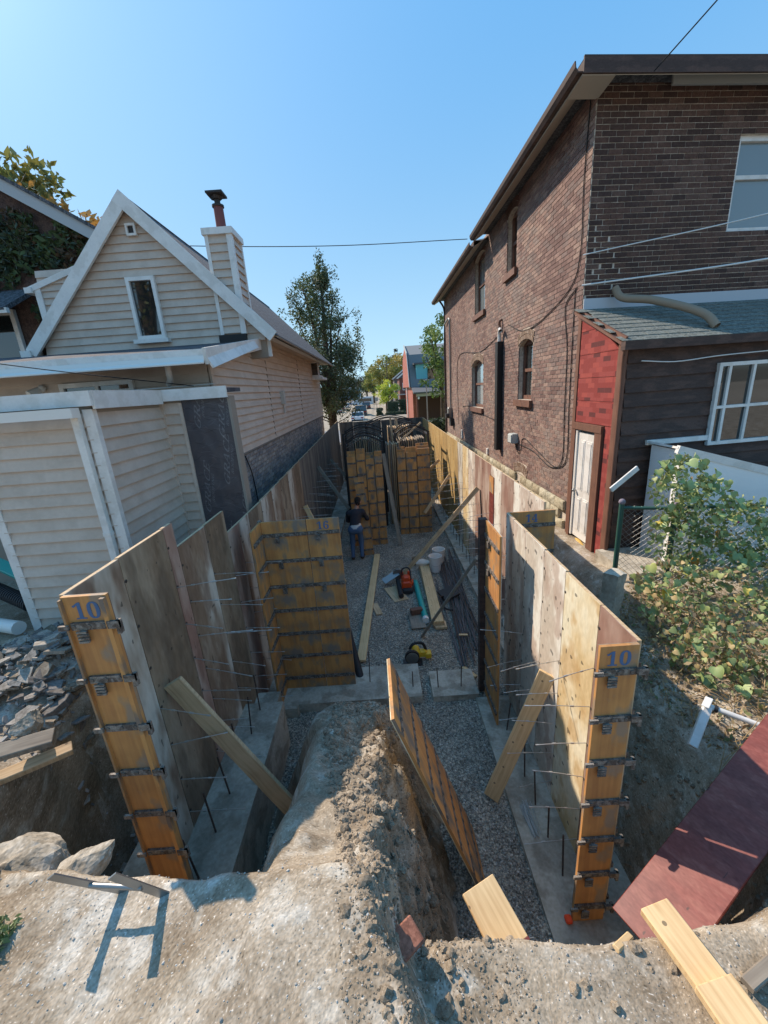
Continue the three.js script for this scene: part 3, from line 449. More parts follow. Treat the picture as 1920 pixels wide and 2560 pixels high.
// ---------- sided house on the left ----------
{
  const h = T('sided_house', 'beige vinyl-sided house with steep gable and boxed chimney beside the formwork', 'house');
  const HX = -2.3, N = -5.96, F = -17.1, G = -8.0;
  const MS = basis(V(HX, 0, N), V(0, 0, -1), V(1, 0, 0)), U = z => N - z;
  // walls
  part('wall', box(HX - .2, HX, -.2, 4.42, F, N), mat.sidingBack, h); part('wall', box(HX - .2, HX - .002, 4.42, 5.0, F, -8.3), mat.sidingBack, h); part('wall', box(-9, HX - .2, .6, 4.42, N - .2, N), mat.sidingBack, h);
  siding(h, MS, 3.04, 4.36, .125, () => [0, U(F)], mat.siding);
  siding(h, MS, 4.36, 4.9, .125, y => [U(N) + Math.min(2.6, (y - 4.36) / .5 * 2.4 + .15), U(F)], mat.siding);
  siding(h, MS, 4.9, 5.04, .125, () => [U(-8.3), U(F)], mat.siding);
  for (const z of [-9.0, -12.6]) part('seam_strip', box(U(z) - .012, U(z) + .012, 3.02, 4.88, .0, .026).applyMatrix4(MS), mat.sidingBack, h);
  part('corner_trim', box(-.03, .07, 3.02, 4.4, 0, .03).applyMatrix4(MS), mat.siding, h); part('corner_trim', box(U(F) - .1, U(F), 3.02, 5.04, 0, .03).applyMatrix4(MS), mat.siding, h);
  const gcols = [[146, 146, 146], [160, 160, 158], [132, 134, 138], [172, 170, 164], [150, 146, 138]];
  brickWall(h, MS, 0, U(F), 1.1, 3.02, [], { bl: .21, bh: .062, j: .014, cols: gcols, sep: 220, seed: 12, proud: .012 });
  part('drip_edge', box(0, U(F), 3.01, 3.04, .0, .034).applyMatrix4(MS), plain(120, 116, 110), h);
  part('meter_box', [xf(cham(.1, .3, .16, .01), HX + .06, 3.86, -10), rod(V(HX + .06, 3.7, -10), V(HX + .06, 3.5, -10), .02)], plain(190, 186, 178), h);
  part('wall_vent', xf(cham(.05, .12, .3, .01), HX + .02, 1.95, -8.3), plain(150, 120, 80), h);
  part('hanging_cable', tube([V(HX + .03, 2.98, -6.75), V(HX + .04, 2.7, -6.9), V(HX + .03, 2.4, -7.0), V(HX + .04, 2.05, -7.0)], .01, 5), mat.cable, h);
  // low front section: wall, window, sloping roof with white fascia
  const MF = basis(V(0, 0, N), V(1, 0, 0), V(0, 0, 1));
  siding(h, MF, 3.9, 4.4, .125, () => [-9, HX - .02], mat.siding);
  windowUnit(h, MF, -4.38, -3.36, 3.6, 4.26, { fw: .06, depth: .05, back: .02, mull: [-3.87], rails: [4.12] });
  part('flood_lamp', [xf(lump(.05, 2, .05, 2), -4.62, 4.22, N + .06), rod(V(-4.62, 4.22, N + .05), V(-4.7, 4.14, N + .2), .04, .06, 10)], mat.pvc, h);
  part('gutter_outlet', tube([V(-2.72, 4.38, N + .3), V(-2.72, 4.28, N + .3), V(-2.74, 4.2, N + .26), V(-2.8, 4.15, N + .2)], .04, 8), mat.white, h);
  const lr = (z) => mix(4.5, 4.95, (z + 5.36) / (G + 5.36));
  { const s = new THREE.Shape([[5.405, 4.43], [-G + .3, 4.88], [-G + .3, 4.95], [5.405, 4.5]].map(p => new THREE.Vector2(...p))), g = new THREE.ExtrudeGeometry(s, { depth: 6.9, bevelEnabled: false }); g.rotateY(Math.PI / 2); g.translate(-9, 0, 0); part('low_roof', uvm(g), mat.roofFelt, h); }
  part('fascia', box(-9, -2.09, 4.36, 4.52, -5.4, -5.36), mat.white, h);
  { const s = new THREE.Shape([[0, 0], [.07, .0], [.11, .05], [.12, .1], [.105, .1], [.09, .05], [.06, .015], [0, .015]].map(p => new THREE.Vector2(...p))), g = new THREE.ExtrudeGeometry(s, { depth: 6.9, bevelEnabled: false }); g.rotateY(-Math.PI / 2); g.rotateY(Math.PI); g.translate(-9, 4.34, 0); const k = uvm(g); k.computeBoundingBox(); k.translate(0, 0, -5.24 - k.boundingBox.max.z); k.translate(-9 - k.boundingBox.min.x, 0, 0); part('gutter', k, mat.pvc, h); }
  part('rake_fascia', beam(V(-2.08, 4.43, -5.34), V(-2.08, 4.9, -8.4), .19, .04, V(1, 0, 0)), mat.white, h);
  part('rake_flashing', beam(V(-2.05, 4.36, -5.36), V(-2.05, 4.8, -7.6), .16, .025, V(1, .5, 0)), mat.white, h);
  // gable
  const MG = basis(V(0, 0, G), V(1, 0, 0), V(0, 0, 1)), ax = -3.96, ay = 7.14, hw = 2.06, by = 5.05, sl = (ay - by) / hw;
  const edge = y => { const k = Math.max(0, (ay - y) / sl - .06); return [ax - k, ax + k]; };
  { const s = new THREE.Shape([[ax - hw + .06, 4.6], [ax + hw - .06, 4.6], [ax + hw - .06, by], [ax, ay - .06], [ax - hw + .06, by]].map(p => new THREE.Vector2(...p))), g = new THREE.ExtrudeGeometry(s, { depth: .15, bevelEnabled: false }); g.translate(0, 0, G - .15); part('wall', uvm(g), mat.sidingBack, h); }
  siding(h, MG, 4.9, ay - .06, .125, y => y < by ? edge(by) : edge(y), mat.siding);
  windowUnit(h, MG, -4.22, -3.72, 5.04, 6.04, { fw: .06, depth: .07, back: .02, sill: .06 });
  windowUnit(h, MG, -4.03, -3.86, 6.66, 6.84, { fw: .035, depth: .05, back: .02, name: 'gable_vent', glass: mat.steelDark });
  for (const s of [-1, 1]) part('rake_board', beam(V(ax - s * .07, ay + .07, G + .14 + s * .002), V(ax + s * (hw + .12), by - .12, G + .14), .2, .05, V(0, 0, 1)), mat.white, h);
  part('rake_soffit', [-1, 1].map(s => beam(V(ax, ay - .02, G + .06), V(ax + s * (hw + .1), by - .11, G + .06), .14, .02, V(s * sl, 1, 0).normalize())), mat.siding, h);
  // main roof in shingle courses
  for (const s of [-1, 1]) {
    const c = 16; for (let i = 0; i < c; i++) { const t0 = i / c, t1 = (i + 1) / c, x0 = ax + s * (hw + .2) * (1 - t0), x1 = ax + s * (hw + .2) * (1 - t1) - s * .03, k = (ay + .1 - by + .2) / 1; const y0 = by - .12 + (ay + .08 - by + .12) * t0 + .02, y1 = by - .12 + (ay + .08 - by + .12) * t1 + .014;
      part('shingle_course', beam(V((x0 + x1) / 2, (y0 + y1) / 2, G + .15), V((x0 + x1) / 2, (y0 + y1) / 2, F - .3), Math.hypot(x1 - x0, y1 - y0), .02, V(s * sl, 1, 0).normalize()), mat.shingle, h); }
    part('roof_deck', beam(V(ax + s * (hw + .2) / 2, (by + ay) / 2 - .04, G + .1), V(ax + s * (hw + .2) / 2, (by + ay) / 2 - .04, F - .25), Math.hypot(hw + .2, ay - by + .2), .03, V(s * sl, 1, 0).normalize()), mat.sidingBack, h);
  }
  part('eave_gutter', [box(-2.02, -1.88, 4.98, 5.0, F - .2, -8.1), box(-1.9, -1.88, 4.98, 5.1, F - .2, -8.1), box(-2.04, -2.02, 4.98, 5.1, F - .2, -8.1)], mat.pvc, h);
  part('eave_soffit', box(-2.3, -2.02, 4.99, 5.01, F - .2, -8.1), mat.siding, h); part('eave_return', box(-2.3, -1.9, 4.62, 5.08, -8.12, -8.06), mat.white, h);
  // boxed chimney
  const ch = new THREE.Group(); ch.name = 'chimney'; h.add(ch); const cx0 = -2.72, cx1 = -2.3, cz0 = -8.5, cz1 = -7.95;
  part('core', box(cx0 + .02, cx1 - .02, 4.95, 6.66, cz0, cz1 - .02), mat.sidingBack, ch);
  siding(ch, basis(V(0, 0, cz1), V(1, 0, 0), V(0, 0, 1)), 5.04, 6.58, .125, () => [cx0 + .03, cx1 - .03], mat.siding); siding(ch, basis(V(cx1, 0, cz1), V(0, 0, -1), V(1, 0, 0)), 5.04, 6.58, .125, () => [.03, .55], mat.siding);
  part('corner_trim', [box(cx0 - .01, cx0 + .05, 5.02, 6.6, cz1 - .02, cz1 + .035), box(cx1 - .06, cx1 + .035, 5.02, 6.6, cz1 - .05, cz1 + .036), box(cx1 - .02, cx1 + .035, 5.02, 6.6, cz0, cz0 + .06)], mat.white, ch);
  part('cap', box(cx0 - .04, cx1 + .06, 6.58, 6.68, cz0 - .02, cz1 + .06), mat.white, ch);
  part('flue', rod(V(-2.5, 6.68, -8.2), V(-2.5, 7.1, -8.2), .085, .08, 16), plain(112, 62, 58, { roughness: .6 }), ch); part('flue_band', rod(V(-2.5, 7.07, -8.2), V(-2.5, 7.1, -8.2), .1, .1, 16), mat.steelDark, ch);
  part('flue_cap', [rod(V(-2.5, 7.1, -8.2), V(-2.5, 7.2, -8.2), .05, .05, 12), rod(V(-2.5, 7.18, -8.2), V(-2.5, 7.23, -8.2), .09, .11, 4), box(-2.64, -2.36, 7.24, 7.27, -8.34, -8.06)], mat.steelDark, ch);
  part('base_flashing', box(cx0 - .05, cx1 + .02, 4.86, 5.02, cz0, cz1 + .04), mat.black, ch);
  // shed dormer behind the gable, on the left slope
  const MD = basis(V(0, 0, -9), V(1, 0, 0), V(0, 0, 1)); siding(h, MD, 5.1, 6.55, .125, y => [-6.5, y < 6.2 ? -4.6 : mix(-6.5, -4.6, 0) + 1.9], mat.siding);
  part('dormer_trim', [box(-6.58, -6.46, 5.1, 6.3, -9.02, -8.95), beam(V(-6.7, 6.22, -8.97), V(-5.2, 6.68, -8.97), .1, .06, V(0, 0, 1))], mat.white, h); part('dormer_gutter', [box(-6.74, -6.6, 6.16, 6.26, -9.2, -8.9), box(-6.3, -6.12, 4.86, 4.98, -8.1, -7.8)], mat.white, h);
  // small bay near the far end
  const bay = new THREE.Group(); bay.name = 'bay_window'; h.add(bay); part('bay_box', box(HX, -2.02, 4.46, 5.02, -16.4, -15.3), mat.white, bay); part('pane', box(-2.02, -2.01, 4.54, 4.96, -16.3, -15.4), mat.glass, bay); part('bay_side', box(-2.27, -2.06, 4.54, 4.94, -15.3, -15.29), mat.glass, bay); part('bay_sill', box(HX, -1.9, 4.38, 4.46, -16.6, -15.2), mat.white, bay);
}
// flat-roofed shed at the back of the house
{
  const s = T('garden_shed', 'beige flat-roofed siding annex with white downpipe behind the left formwork', 'shed'); const X0 = -4.06, X1 = -2.79, Z = -4.09, Z2 = -5.4;
  const MF = basis(V(0, 0, Z), V(1, 0, 0), V(0, 0, 1)), MS = basis(V(X1, 0, Z), V(0, 0, -1), V(1, 0, 0)), MB = basis(V(0, 0, Z2), V(1, 0, 0), V(0, 0, 1));
  part('wall', box(X0, X1, .7, 3.95, Z - 1.28, Z), mat.sidingBack, s); part('wall', box(X1, -1.93, .5, 3.95, Z2 - .3, Z2), mat.sidingBack, s);
  siding(s, MF, 1.3, 3.86, .128, () => [X0 + .04, X1 - .03], mat.siding); siding(s, MS, 1.3, 3.86, .128, () => [.03, Z - Z2], mat.siding); siding(s, MB, 1.3, 3.9, .128, () => [X1 + .04, -2.52], mat.siding);
  part('corner_trim', [box(X1 - .07, X1 + .03, 1.28, 3.9, Z - .03, Z + .032), box(X0 - .02, X0 + .08, 1.25, 3.9, Z - .03, Z + .032)], mat.white, s); part('corner_trim', [box(X1 + .002, X1 + .045, 1.28, 3.9, Z2 + .002, Z2 + .04), box(-2.55, -2.51, 1.28, 3.9, Z2, Z2 + .035)], mat.siding, s);
  part('fascia', [box(X0 - .1, X1 + .08, 3.93, 4.07, Z + .06, Z + .09), box(X1 + .06, X1 + .09, 3.9, 4.07, Z2 + .09, Z + .058)], mat.white, s); part('fascia', box(X1 + .062, -1.89, 3.93, 4.07, Z2 + .055, Z2 + .085), mat.white, s);
  part('roof', [box(X0 - .1, X1 + .06, 4.0, 4.05, Z2 - .3, Z + .06), box(X1 + .06, -1.9, 4.0, 4.05, Z2 - .5, Z2 + .055)], mat.roofFelt, s);
  part('gutter', [box(X0 - .1, X1 - .06, 3.83, 3.845, Z + .092, Z + .2), box(X0 - .1, X1 - .06, 3.83, 3.92, Z + .19, Z + .205), box(X1 - .06, X1 - .05, 3.83, 3.92, Z + .092, Z + .205)], mat.pvc, s);
  part('downpipe', [box(X1 - .16, X1 - .09, 1.5, 3.83, Z + .035, Z + .09), box(X1 - .165, X1 - .085, 2.62, 2.66, Z + .03, Z + .095)], mat.white, s); part('downpipe_elbow', tube([V(X1 - .125, 1.55, Z + .06), V(X1 - .13, 1.4, Z + .08), V(X1 - .16, 1.3, Z + .16)], .04, 8), mat.white, s);
  // membrane with printed lettering
  const cv = document.createElement('canvas'); cv.width = 512; cv.height = 1024; const g = cv.getContext('2d'), q = rng(5); g.fillStyle = '#4a464a'; g.fillRect(0, 0, 512, 1024);
  for (let i = 0; i < 260; i++) { g.strokeStyle = q() > .5 ? 'rgba(120,116,122,.35)' : 'rgba(20,18,22,.4)'; g.lineWidth = 1 + q() * 2; g.beginPath(); const x = q() * 512, y = q() * 1024; g.moveTo(x, y); g.quadraticCurveTo(x + q() * 60, y + (q() - .5) * 30, x + 60 + q() * 60, y + (q() - .5) * 50); g.stroke(); }
  g.fillStyle = 'rgba(176,178,174,.34)'; for (const [x, y] of [[120, 470], [400, 330], [300, 800], [440, 90], [190, 40], [500, 640]]) { g.save(); g.translate(x, y); g.rotate(-1.25); g.font = 'italic 84px serif'; g.fillText('GRACE', -120, 0); g.font = 'italic 34px serif'; g.fillText('ROOFING', -40, 44); g.restore(); }
  const tx = new THREE.CanvasTexture(cv); tx.colorSpace = THREE.SRGBColorSpace;
  const pg = new THREE.PlaneGeometry(.6, 2.7, 24, 90), p = pg.attributes.position; for (let i = 0; i < p.count; i++) p.setZ(i, .02 * fbm(p.getX(i) * 9 + 4, p.getY(i) * 6 + 9, 801, 4)); pg.computeVertexNormals(); pg.translate(-2.21, 2.58, Z2 + .004);
  const sheet = shadow(new THREE.Mesh(pg, std({ map: tx, roughness: .4 }))); sheet.name = 'membrane'; sheet.userData.label = 'dark wrinkled membrane with pale slanted lettering'; s.add(sheet);
  part('edge_trim', box(-1.915, -1.885, 1.5, 3.92, Z2, Z2 + .03), plain(150, 140, 128), s);
}
one('overhead_wire', tube([V(-6, 4.9, -4), V(-4, 4.42, -4.8), V(-2.4, 4.1, -5.6)], .006, 5, 24), mat.cable, 'thin dark wire slanting down over the annex roof', 'cable');
one('overhead_wire', tube([V(-6, 4.12, -3.6), V(-4.4, 4.06, -4.6), V(-2.2, 4.12, -5.8)], .006, 5, 24), mat.cableWhite, 'thin pale wire just above the annex roof edge', 'cable');

// ---------- foliage ----------
const leafTri = (P, N, C, c, s, q, col) => { // one bent leaf of two triangles
  const a = V(q() - .5, q() - .5, q() - .5).normalize(), b = V(q() - .5, q() - .5, q() - .5).cross(a).normalize(), n = V().crossVectors(b, a); a.multiplyScalar(s); b.multiplyScalar(s * .45);
  const p = [c.clone().sub(a), c.clone().add(b), c.clone().add(a), c.clone().sub(b)];
  for (const k of [p[0], p[1], p[2], p[0], p[2], p[3]]) { P.push(k.x, k.y, k.z); N.push(n.x, n.y, n.z); C.push(...col); }
};
const leafMat = new THREE.MeshPhysicalMaterial({ vertexColors: true, roughness: .8, transmission: .4, thickness: 0, side: THREE.DoubleSide });
function crown(clumps, per, size, cols, seed) { // clumps: [x,y,z,rx,ry,rz]
  const P = [], N = [], C = [], q = rng(seed);
  for (const [x, y, z, rx, ry, rz] of clumps) { const n = Math.round(per * (.6 + .8 * q())), base = cols[Math.floor(q() * cols.length)]; for (let i = 0; i < n; i++) { const d = V(q() - .5, q() - .5, q() - .5).normalize().multiplyScalar(Math.pow(q(), .5)), k = .8 + .4 * q(); leafTri(P, N, C, V(x + d.x * rx, y + d.y * ry, z + d.z * rz), size * (.6 + .8 * q()), q, base.map(v => v * k)); } }
  const g = new THREE.BufferGeometry(); g.setAttribute('position', new THREE.Float32BufferAttribute(P, 3)); g.setAttribute('normal', new THREE.Float32BufferAttribute(N, 3)); g.setAttribute('color', new THREE.Float32BufferAttribute(C, 3)); return g;
}
const lin = (r, g, b) => { const c = rgb(r, g, b); return [c.r, c.g, c.b]; };
function crownPart(parent, g) { const m = shadow(new THREE.Mesh(g, leafMat)); m.name = 'crown'; parent.add(m); return m; }
// tall tree at the end of the sided house
{
  const t = T('street_tree', 'tall many-stemmed green tree standing at the end of the sided house', 'tree'), q = rng(91), tr = [], cl = [], x0 = -2.35, z0 = -21;
  const stem = (dx, dz, h, r) => { const pts = []; for (let i = 0; i <= 6; i++) { const k = i / 6; pts.push(V(x0 + dx * k * k + .08 * (q() - .5), 1 + (h - 1) * k, z0 + dz * k * k + .08 * (q() - .5))); } for (let i = 0; i < 6; i++) tr.push(rod(pts[i], pts[i + 1], r * (1 - i / 7), r * (1 - (i + 1) / 7), 8)); return pts; };
  const stems = [stem(.1, 0, 9.4, .24), stem(-.7, .1, 8.6, .15), stem(.55, -.2, 8.2, .15), stem(-1.2, .2, 7.4, .12), stem(.9, .2, 7.2, .11)];
  for (const s of stems) for (let i = 0; i < 20; i++) {
    const k = .18 + .8 * q(), p = s[Math.min(5, Math.floor(k * 6))].clone().lerp(s[Math.min(6, Math.floor(k * 6) + 1)], (k * 6) % 1), a = q() * 6.28, L = (.7 + 1.5 * q()) * (1 - Math.pow(k, 3) * .7), e = p.clone().add(V(Math.cos(a) * L, .35 * L + .3 * q(), Math.sin(a) * L));
    tr.push(rod(p, e, .028, .01, 5)); for (let j = 0; j < 3; j++) cl.push([mix(p.x, e.x, .5 + .3 * j) + (q() - .5) * .3, mix(p.y, e.y, .5 + .3 * j) + (q() - .5) * .4, mix(p.z, e.z, .5 + .3 * j) + (q() - .5) * .3, .3, .42, .3]);
  }
  for (let i = 0; i < 175; i++) { const y = 3.2 + q() * 5.9, k = (y - 3.2) / 6.3, w = 2.75 * Math.pow(Math.sin(Math.PI * (.14 + .84 * k)), .8) * (1 - .3 * k), a = q() * 6.28, r = Math.sqrt(q()) * w; cl.push([x0 - .15 + Math.cos(a) * r, y, z0 + Math.sin(a) * r * .8, .26, .4, .26]); }
  for (let i = 0; i < 10; i++) cl.push([x0 + .2 + (q() - .5) * .35, 8.6 + q() * 1.0, z0, .14, .3, .14]);
  part('trunk', tr, mat.bark, t); crownPart(t, crown(cl, 58, .06, [lin(86, 100, 58), lin(98, 112, 68), lin(76, 90, 54), lin(110, 116, 80)], 93));
}
function simpleTree(name, label, x, z, y0, h, w, cols, seed, leaf = .1, per = 80, n = 40, group) {
  const t = T(name, label, 'tree', group), q = rng(seed), cl = [], tr = [rod(V(x, y0, z), V(x, y0 + h * .6, z), w * .05, w * .025, 7)];
  for (let i = 0; i < 6; i++) { const a = q() * 6.28; tr.push(rod(V(x, y0 + h * (.25 + .05 * i), z), V(x + Math.cos(a) * w * .3, y0 + h * (.5 + .06 * i), z + Math.sin(a) * w * .3), w * .02, w * .008, 5)); }
  for (let i = 0; i < n; i++) { const u = q() * 2 - 1, a = q() * 6.28, r = Math.pow(q(), .4), k = Math.sqrt(1 - u * u); cl.push([x + Math.cos(a) * k * r * w * .45, y0 + h * .62 + u * r * h * .34, z + Math.sin(a) * k * r * w * .45, w * .13, w * .11, w * .13]); }
  part('trunk', tr, mat.bark, t); crownPart(t, crown(cl, per, leaf, cols, seed + 1)); return t;
}
// leafy sapling crown behind the brick house
simpleTree('slender_tree', 'light green feathery tree beside the far corner of the brick house', 3.9, -25, .8, 7.6, 3.0, [lin(112, 138, 62), lin(92, 118, 52), lin(128, 150, 80)], 101, .09, 70, 60);
// autumn tree over the ivy house
simpleTree('autumn_tree', 'autumn tree with orange and olive leaves above the ivy-covered house', -15.4, -20, 1, 13.4, 8.5, [lin(182, 136, 66), lin(136, 130, 64), lin(110, 116, 60), lin(190, 120, 72)], 111, .2, 80, 90);
// trees behind the yard, mirrored in the windows
simpleTree('yard_tree', 'tall broad tree standing in the yard opposite the gable window', -15, 14, 1, 19, 13, [lin(96, 116, 60), lin(120, 130, 66), lin(150, 130, 66)], 181, .2, 60, 50);
simpleTree('yard_tree', 'smaller green tree standing in the yard opposite the brick house', 5, 18, 1, 10, 8, [lin(96, 116, 60), lin(112, 126, 66)], 185, .2, 60, 50);
// neighbour's house, covered with ivy
{
  const h = T('ivy_house', 'dark brick neighbour house overgrown with ivy behind the sided house', 'house'), z = -12.2, q = rng(7);
  const rake = x => 8.02 + (-6.75 - x) * .607;
  { const s = new THREE.Shape([[-20, .9], [-5.6, .9], [-5.6, 7.2], [-14, rake(-14)], [-20, 8.6]].map(p => new THREE.Vector2(...p))), g = new THREE.ExtrudeGeometry(s, { depth: 6, bevelEnabled: false }); g.translate(0, 0, z - 6); part('wall', uvm(g), std({ map: worn(256, 1, [[92, 70, 60], [74, 56, 50], [104, 82, 72]], { f: 12, seed: 811, grain: 30 }) }), h); }
  part('rake_board', beam(V(-14, rake(-14) + .05, z + .2), V(-5.4, rake(-5.4) + .05, z + .2), .3, .12, V(0, 0, 1)), plain(176, 178, 178), h);
  part('roof', beam(V(-9.7, rake(-9.7) + .22, z + .3), V(-9.7, rake(-9.7) + .22, z - 6), 10.2, .08, V(.607, 1, 0).normalize()), mat.shingle, h);
  part('porch_roof', [xf(box(-14, -8.9, 0, .1, 0, 1.4), 0, 7.0, z, .5)], mat.shingle, h); part('porch_fascia', box(-14, -8.85, 6.3, 6.42, z + 1.15, z + 1.25), mat.white, h);
  windowUnit(h, basis(V(0, 0, z), V(1, 0, 0), V(0, 0, 1)), -11.2, -9.6, 5.0, 6.62, { fw: .12, depth: .1, back: .02 });
  const cl = []; for (let i = 0; i < 260; i++) { const x = -14 + q() * 8.2, y = 5 + q() * 4.4; if (y > rake(x) - .3 || (x > -11.5 && x < -9.4 && y < 6.9) || (x < -9 && y < 6.6 && q() > .3)) continue; cl.push([x, y, z + .12, .3, .3, .12]); }
  const m = shadow(new THREE.Mesh(crown(cl, 60, .09, [lin(70, 88, 46), lin(86, 104, 54), lin(104, 80, 52), lin(58, 74, 44)], 117), leafMat)); m.name = 'ivy'; m.userData.kind = 'stuff'; h.add(m);
}
// ---------- concrete formwork ----------
const font = await new FontLoader().loadAsync('fonts/droid/droid_serif_bold.typeface.json');
const BARS = 7;
const tieGeo = (() => { const g = [rod(V(0, 0, 0), V(0, 0, .2), .0032, .0032, 5), rod(V(0, 0, .2), V(.004, -.008, .41), .0036, .0036, 5), rod(V(0, 0, .1), V(0, 0, .125), .007, .007, 6), rod(V(0, -.001, .25), V(0, -.002, .28), .007, .007, 6), rod(V(.004, -.008, .39), V(.004, -.008, .42), .006, .006, 6)]; return merge(g); })();
const holeGeo = rod(V(0, 0, 0), V(0, 0, .004), .014, .012, 8);
// panel: width along +x, height +y, casting face at z = 0 looking +z, bars on the back
function formPanel(o) {
  const { w, h = 2.44, face = fGrey, back = mat.orange, bars = BARS, ties = [], tieAt = 0, num, latch = 0, label, group, M, rails = false, hooks = false, backRibs = true, barT = .0155, q = rng(Math.round(w * 1000 + M.elements[12] * 77 + M.elements[14] * 131)) } = o;
  const t = T('form_panel', label, 'formwork panel', group); M.decompose(t.position, t.quaternion, t.scale);
  part('casting_face', shiftUV(box(.002, w - .002, 0, h, -.006, 0), q() * 9, q() * 9), face, t);
  part('plywood', shiftUV(box(.002, w - .002, 0, h, -.028, -.0065), q() * 9, q() * 9), back, t);
  if (rails) part('edge_rail', [box(0, .024, .01, h - .01, -.056, -.0285), box(w - .012, w, .01, h - .01, -.05, -.0285)], mat.orangeOld, t);
  const e = rails ? .025 : .002;
  if (backRibs) for (let i = 0; i < bars; i++) {
    const y = (i + .5) * h / bars, g = [box(e, w - e, y - .022, y + .022, -.0285 - barT, -.0285)], n = Math.max(2, Math.round(w / .09));
    for (let k = 0; k < n; k++) g.push(xf(rod(V(0, 0, 0), V(0, 0, .006), .013, .013, 6), (k + .5) * w / n, y, -.034 - barT));
    part('steel_bar', g, mat.rust, t);
    if (latch && i > bars - 1 - latch) { const x = w * .66, r = [box(x - .014, x + .014, y - .1, y - .022, -.052, -.03)]; for (let k = 0; k < 4; k++) r.push(box(x - .026, x + .03, y - .095 + k * .02, y - .083 + k * .02, -.06, -.05)); part('latch', r, mat.rust, t); }
    if (hooks) { part('hook', [box(-.05, .015, y - .014, y + .03, -.062, -.046), box(-.05, -.03, y - .05, y + .03, -.0602, -.03)], mat.rust, t); part('hook', box(w - .02, w + .035, y - .012, y + .016, -.06, -.046), mat.rust, t); }
  }
  for (const i of ties) { const y = (i + .5) * h / bars, m = shadow(new THREE.Mesh(tieGeo, mat.wire)); m.name = 'wire_tie'; m.position.set(tieAt, y, 0); m.rotation.set((q() - .4) * .16, (q() - .5) * .5, 0); m.scale.z = .8 + .35 * q(); t.add(m); }
  if (face !== fShadeGrey) for (let i = 0; i < bars; i++) { const m = shadow(new THREE.Mesh(holeGeo, mat.steelDark)); m.name = 'tie_hole'; m.position.set(.014, (i + .5) * h / bars, -.002); t.add(m); }
  if (num) { const g = new TextGeometry(num, { font, size: .1, depth: .0015, curveSegments: 6, bevelEnabled: false }); g.computeBoundingBox(); const b = g.boundingBox; g.translate(-(b.min.x + b.max.x) / 2, 0, 0); g.rotateY(Math.PI); g.translate(w / 2, h - .135, -.0285); part('stencil_number', g, mat.blueStencil, t, 'blue stencilled number ' + num); }
  return t;
}
const RY = (a, x, y, z) => new THREE.Matrix4().makeRotationY(a).setPosition(x, y, z);
const HP = Math.PI / 2, allT = [0, 1, 2, 3, 4, 5];
// left wall, stepping down towards the middle of the pit
{
  const X = -1.78, W = (z0, z1, top, face, label, ties = allT, base) => formPanel({ w: z0 - z1 - .004, h: base === undefined ? 2.44 : top - base, face, back: mat.lumber2, M: RY(HP, X, base === undefined ? top - 2.44 : base, z0), ties, label, group: undefined });
  W(-1.995, -2.48, 2.94, fGrey, 'grey stained form panel joined to the blue-numbered left end bulkhead', []);
  W(-2.48, -3.06, 2.945, fOlive, 'mouldy olive brown form panel behind the left leaning brace', [0, 1, 2, 3]);
  W(-3.06, -3.21, 2.95, fRed, 'narrow reddish form strip at the step of the left wall', allT);
  W(-3.21, -3.76, 2.73, fGrey, 'white-streaked form panel just past the first step of the left wall', allT);
  W(-3.76, -4.27, 2.735, fOlive, 'olive form panel just before the second step of the left wall', allT);
  W(-4.27, -4.63, 2.47, fRed, 'red brown form panel just past the second step of the left wall', allT);
  W(-4.63, -5.02, 2.47, fGrey, 'pale streaked form panel behind the sixteen-inch form corner', allT);
  const far = [fOlive, fGrey, fGrey, fOlive, fGrey, fOlive, fShadeGrey, fShadeGrey]; let z = -5.02;
  for (let i = 0; z > -17.6; i++) { const w = .61; formPanel({ w: w - .004, h: 2.47 + .012 * i, back: mat.lumber2, face: far[Math.min(i, 7)], M: RY(HP, X, 0, z), ties: i < 14 ? [0, 1, 2, 3, 4] : [], label: far[Math.min(i, 7)] === fShadeGrey ? 'form panel coloured dark grey for shade in the far half of the left wall' : far[i] === fOlive ? 'olive brown form panel in the long left wall below the sided house' : 'white-streaked brown form panel in the long left wall below the sided house', group: 'form panels of the long left wall', backRibs: false }); z -= w; }
  formPanel({ w: .25, h: 2.44, M: RY(Math.PI, X + .25, .5, -1.99), num: '10', rails: true, hooks: true, latch: 2, label: 'orange bulkhead numbered 10 closing the left form wall beside the rubble', ties: [] });
}
// corner form marked 16
formPanel({ w: .55, M: RY(Math.PI, -.98, 0, -4.7), back: mat.orange2, latch: 3, label: 'wide orange form panel with steel bars at the left of the inner corner', ties: [] });
formPanel({ w: .4, M: RY(Math.PI, -.575, 0, -4.7), back: mat.orange2, num: '16', latch: 3, label: 'orange form panel numbered 16 on the cross footing', ties: [] });
formPanel({ w: .38, M: RY(-HP, -1.56, 0, -4.69), back: mat.orange2, latch: 0, label: 'inner corner form panel turned towards the left wall', ties: [] });
one('corner_post', [box(-1.575, -1.53, 0, 2.45, -4.74, -4.69)], mat.rust, 'dark steel corner post joining the sixteen-inch form', 'post');
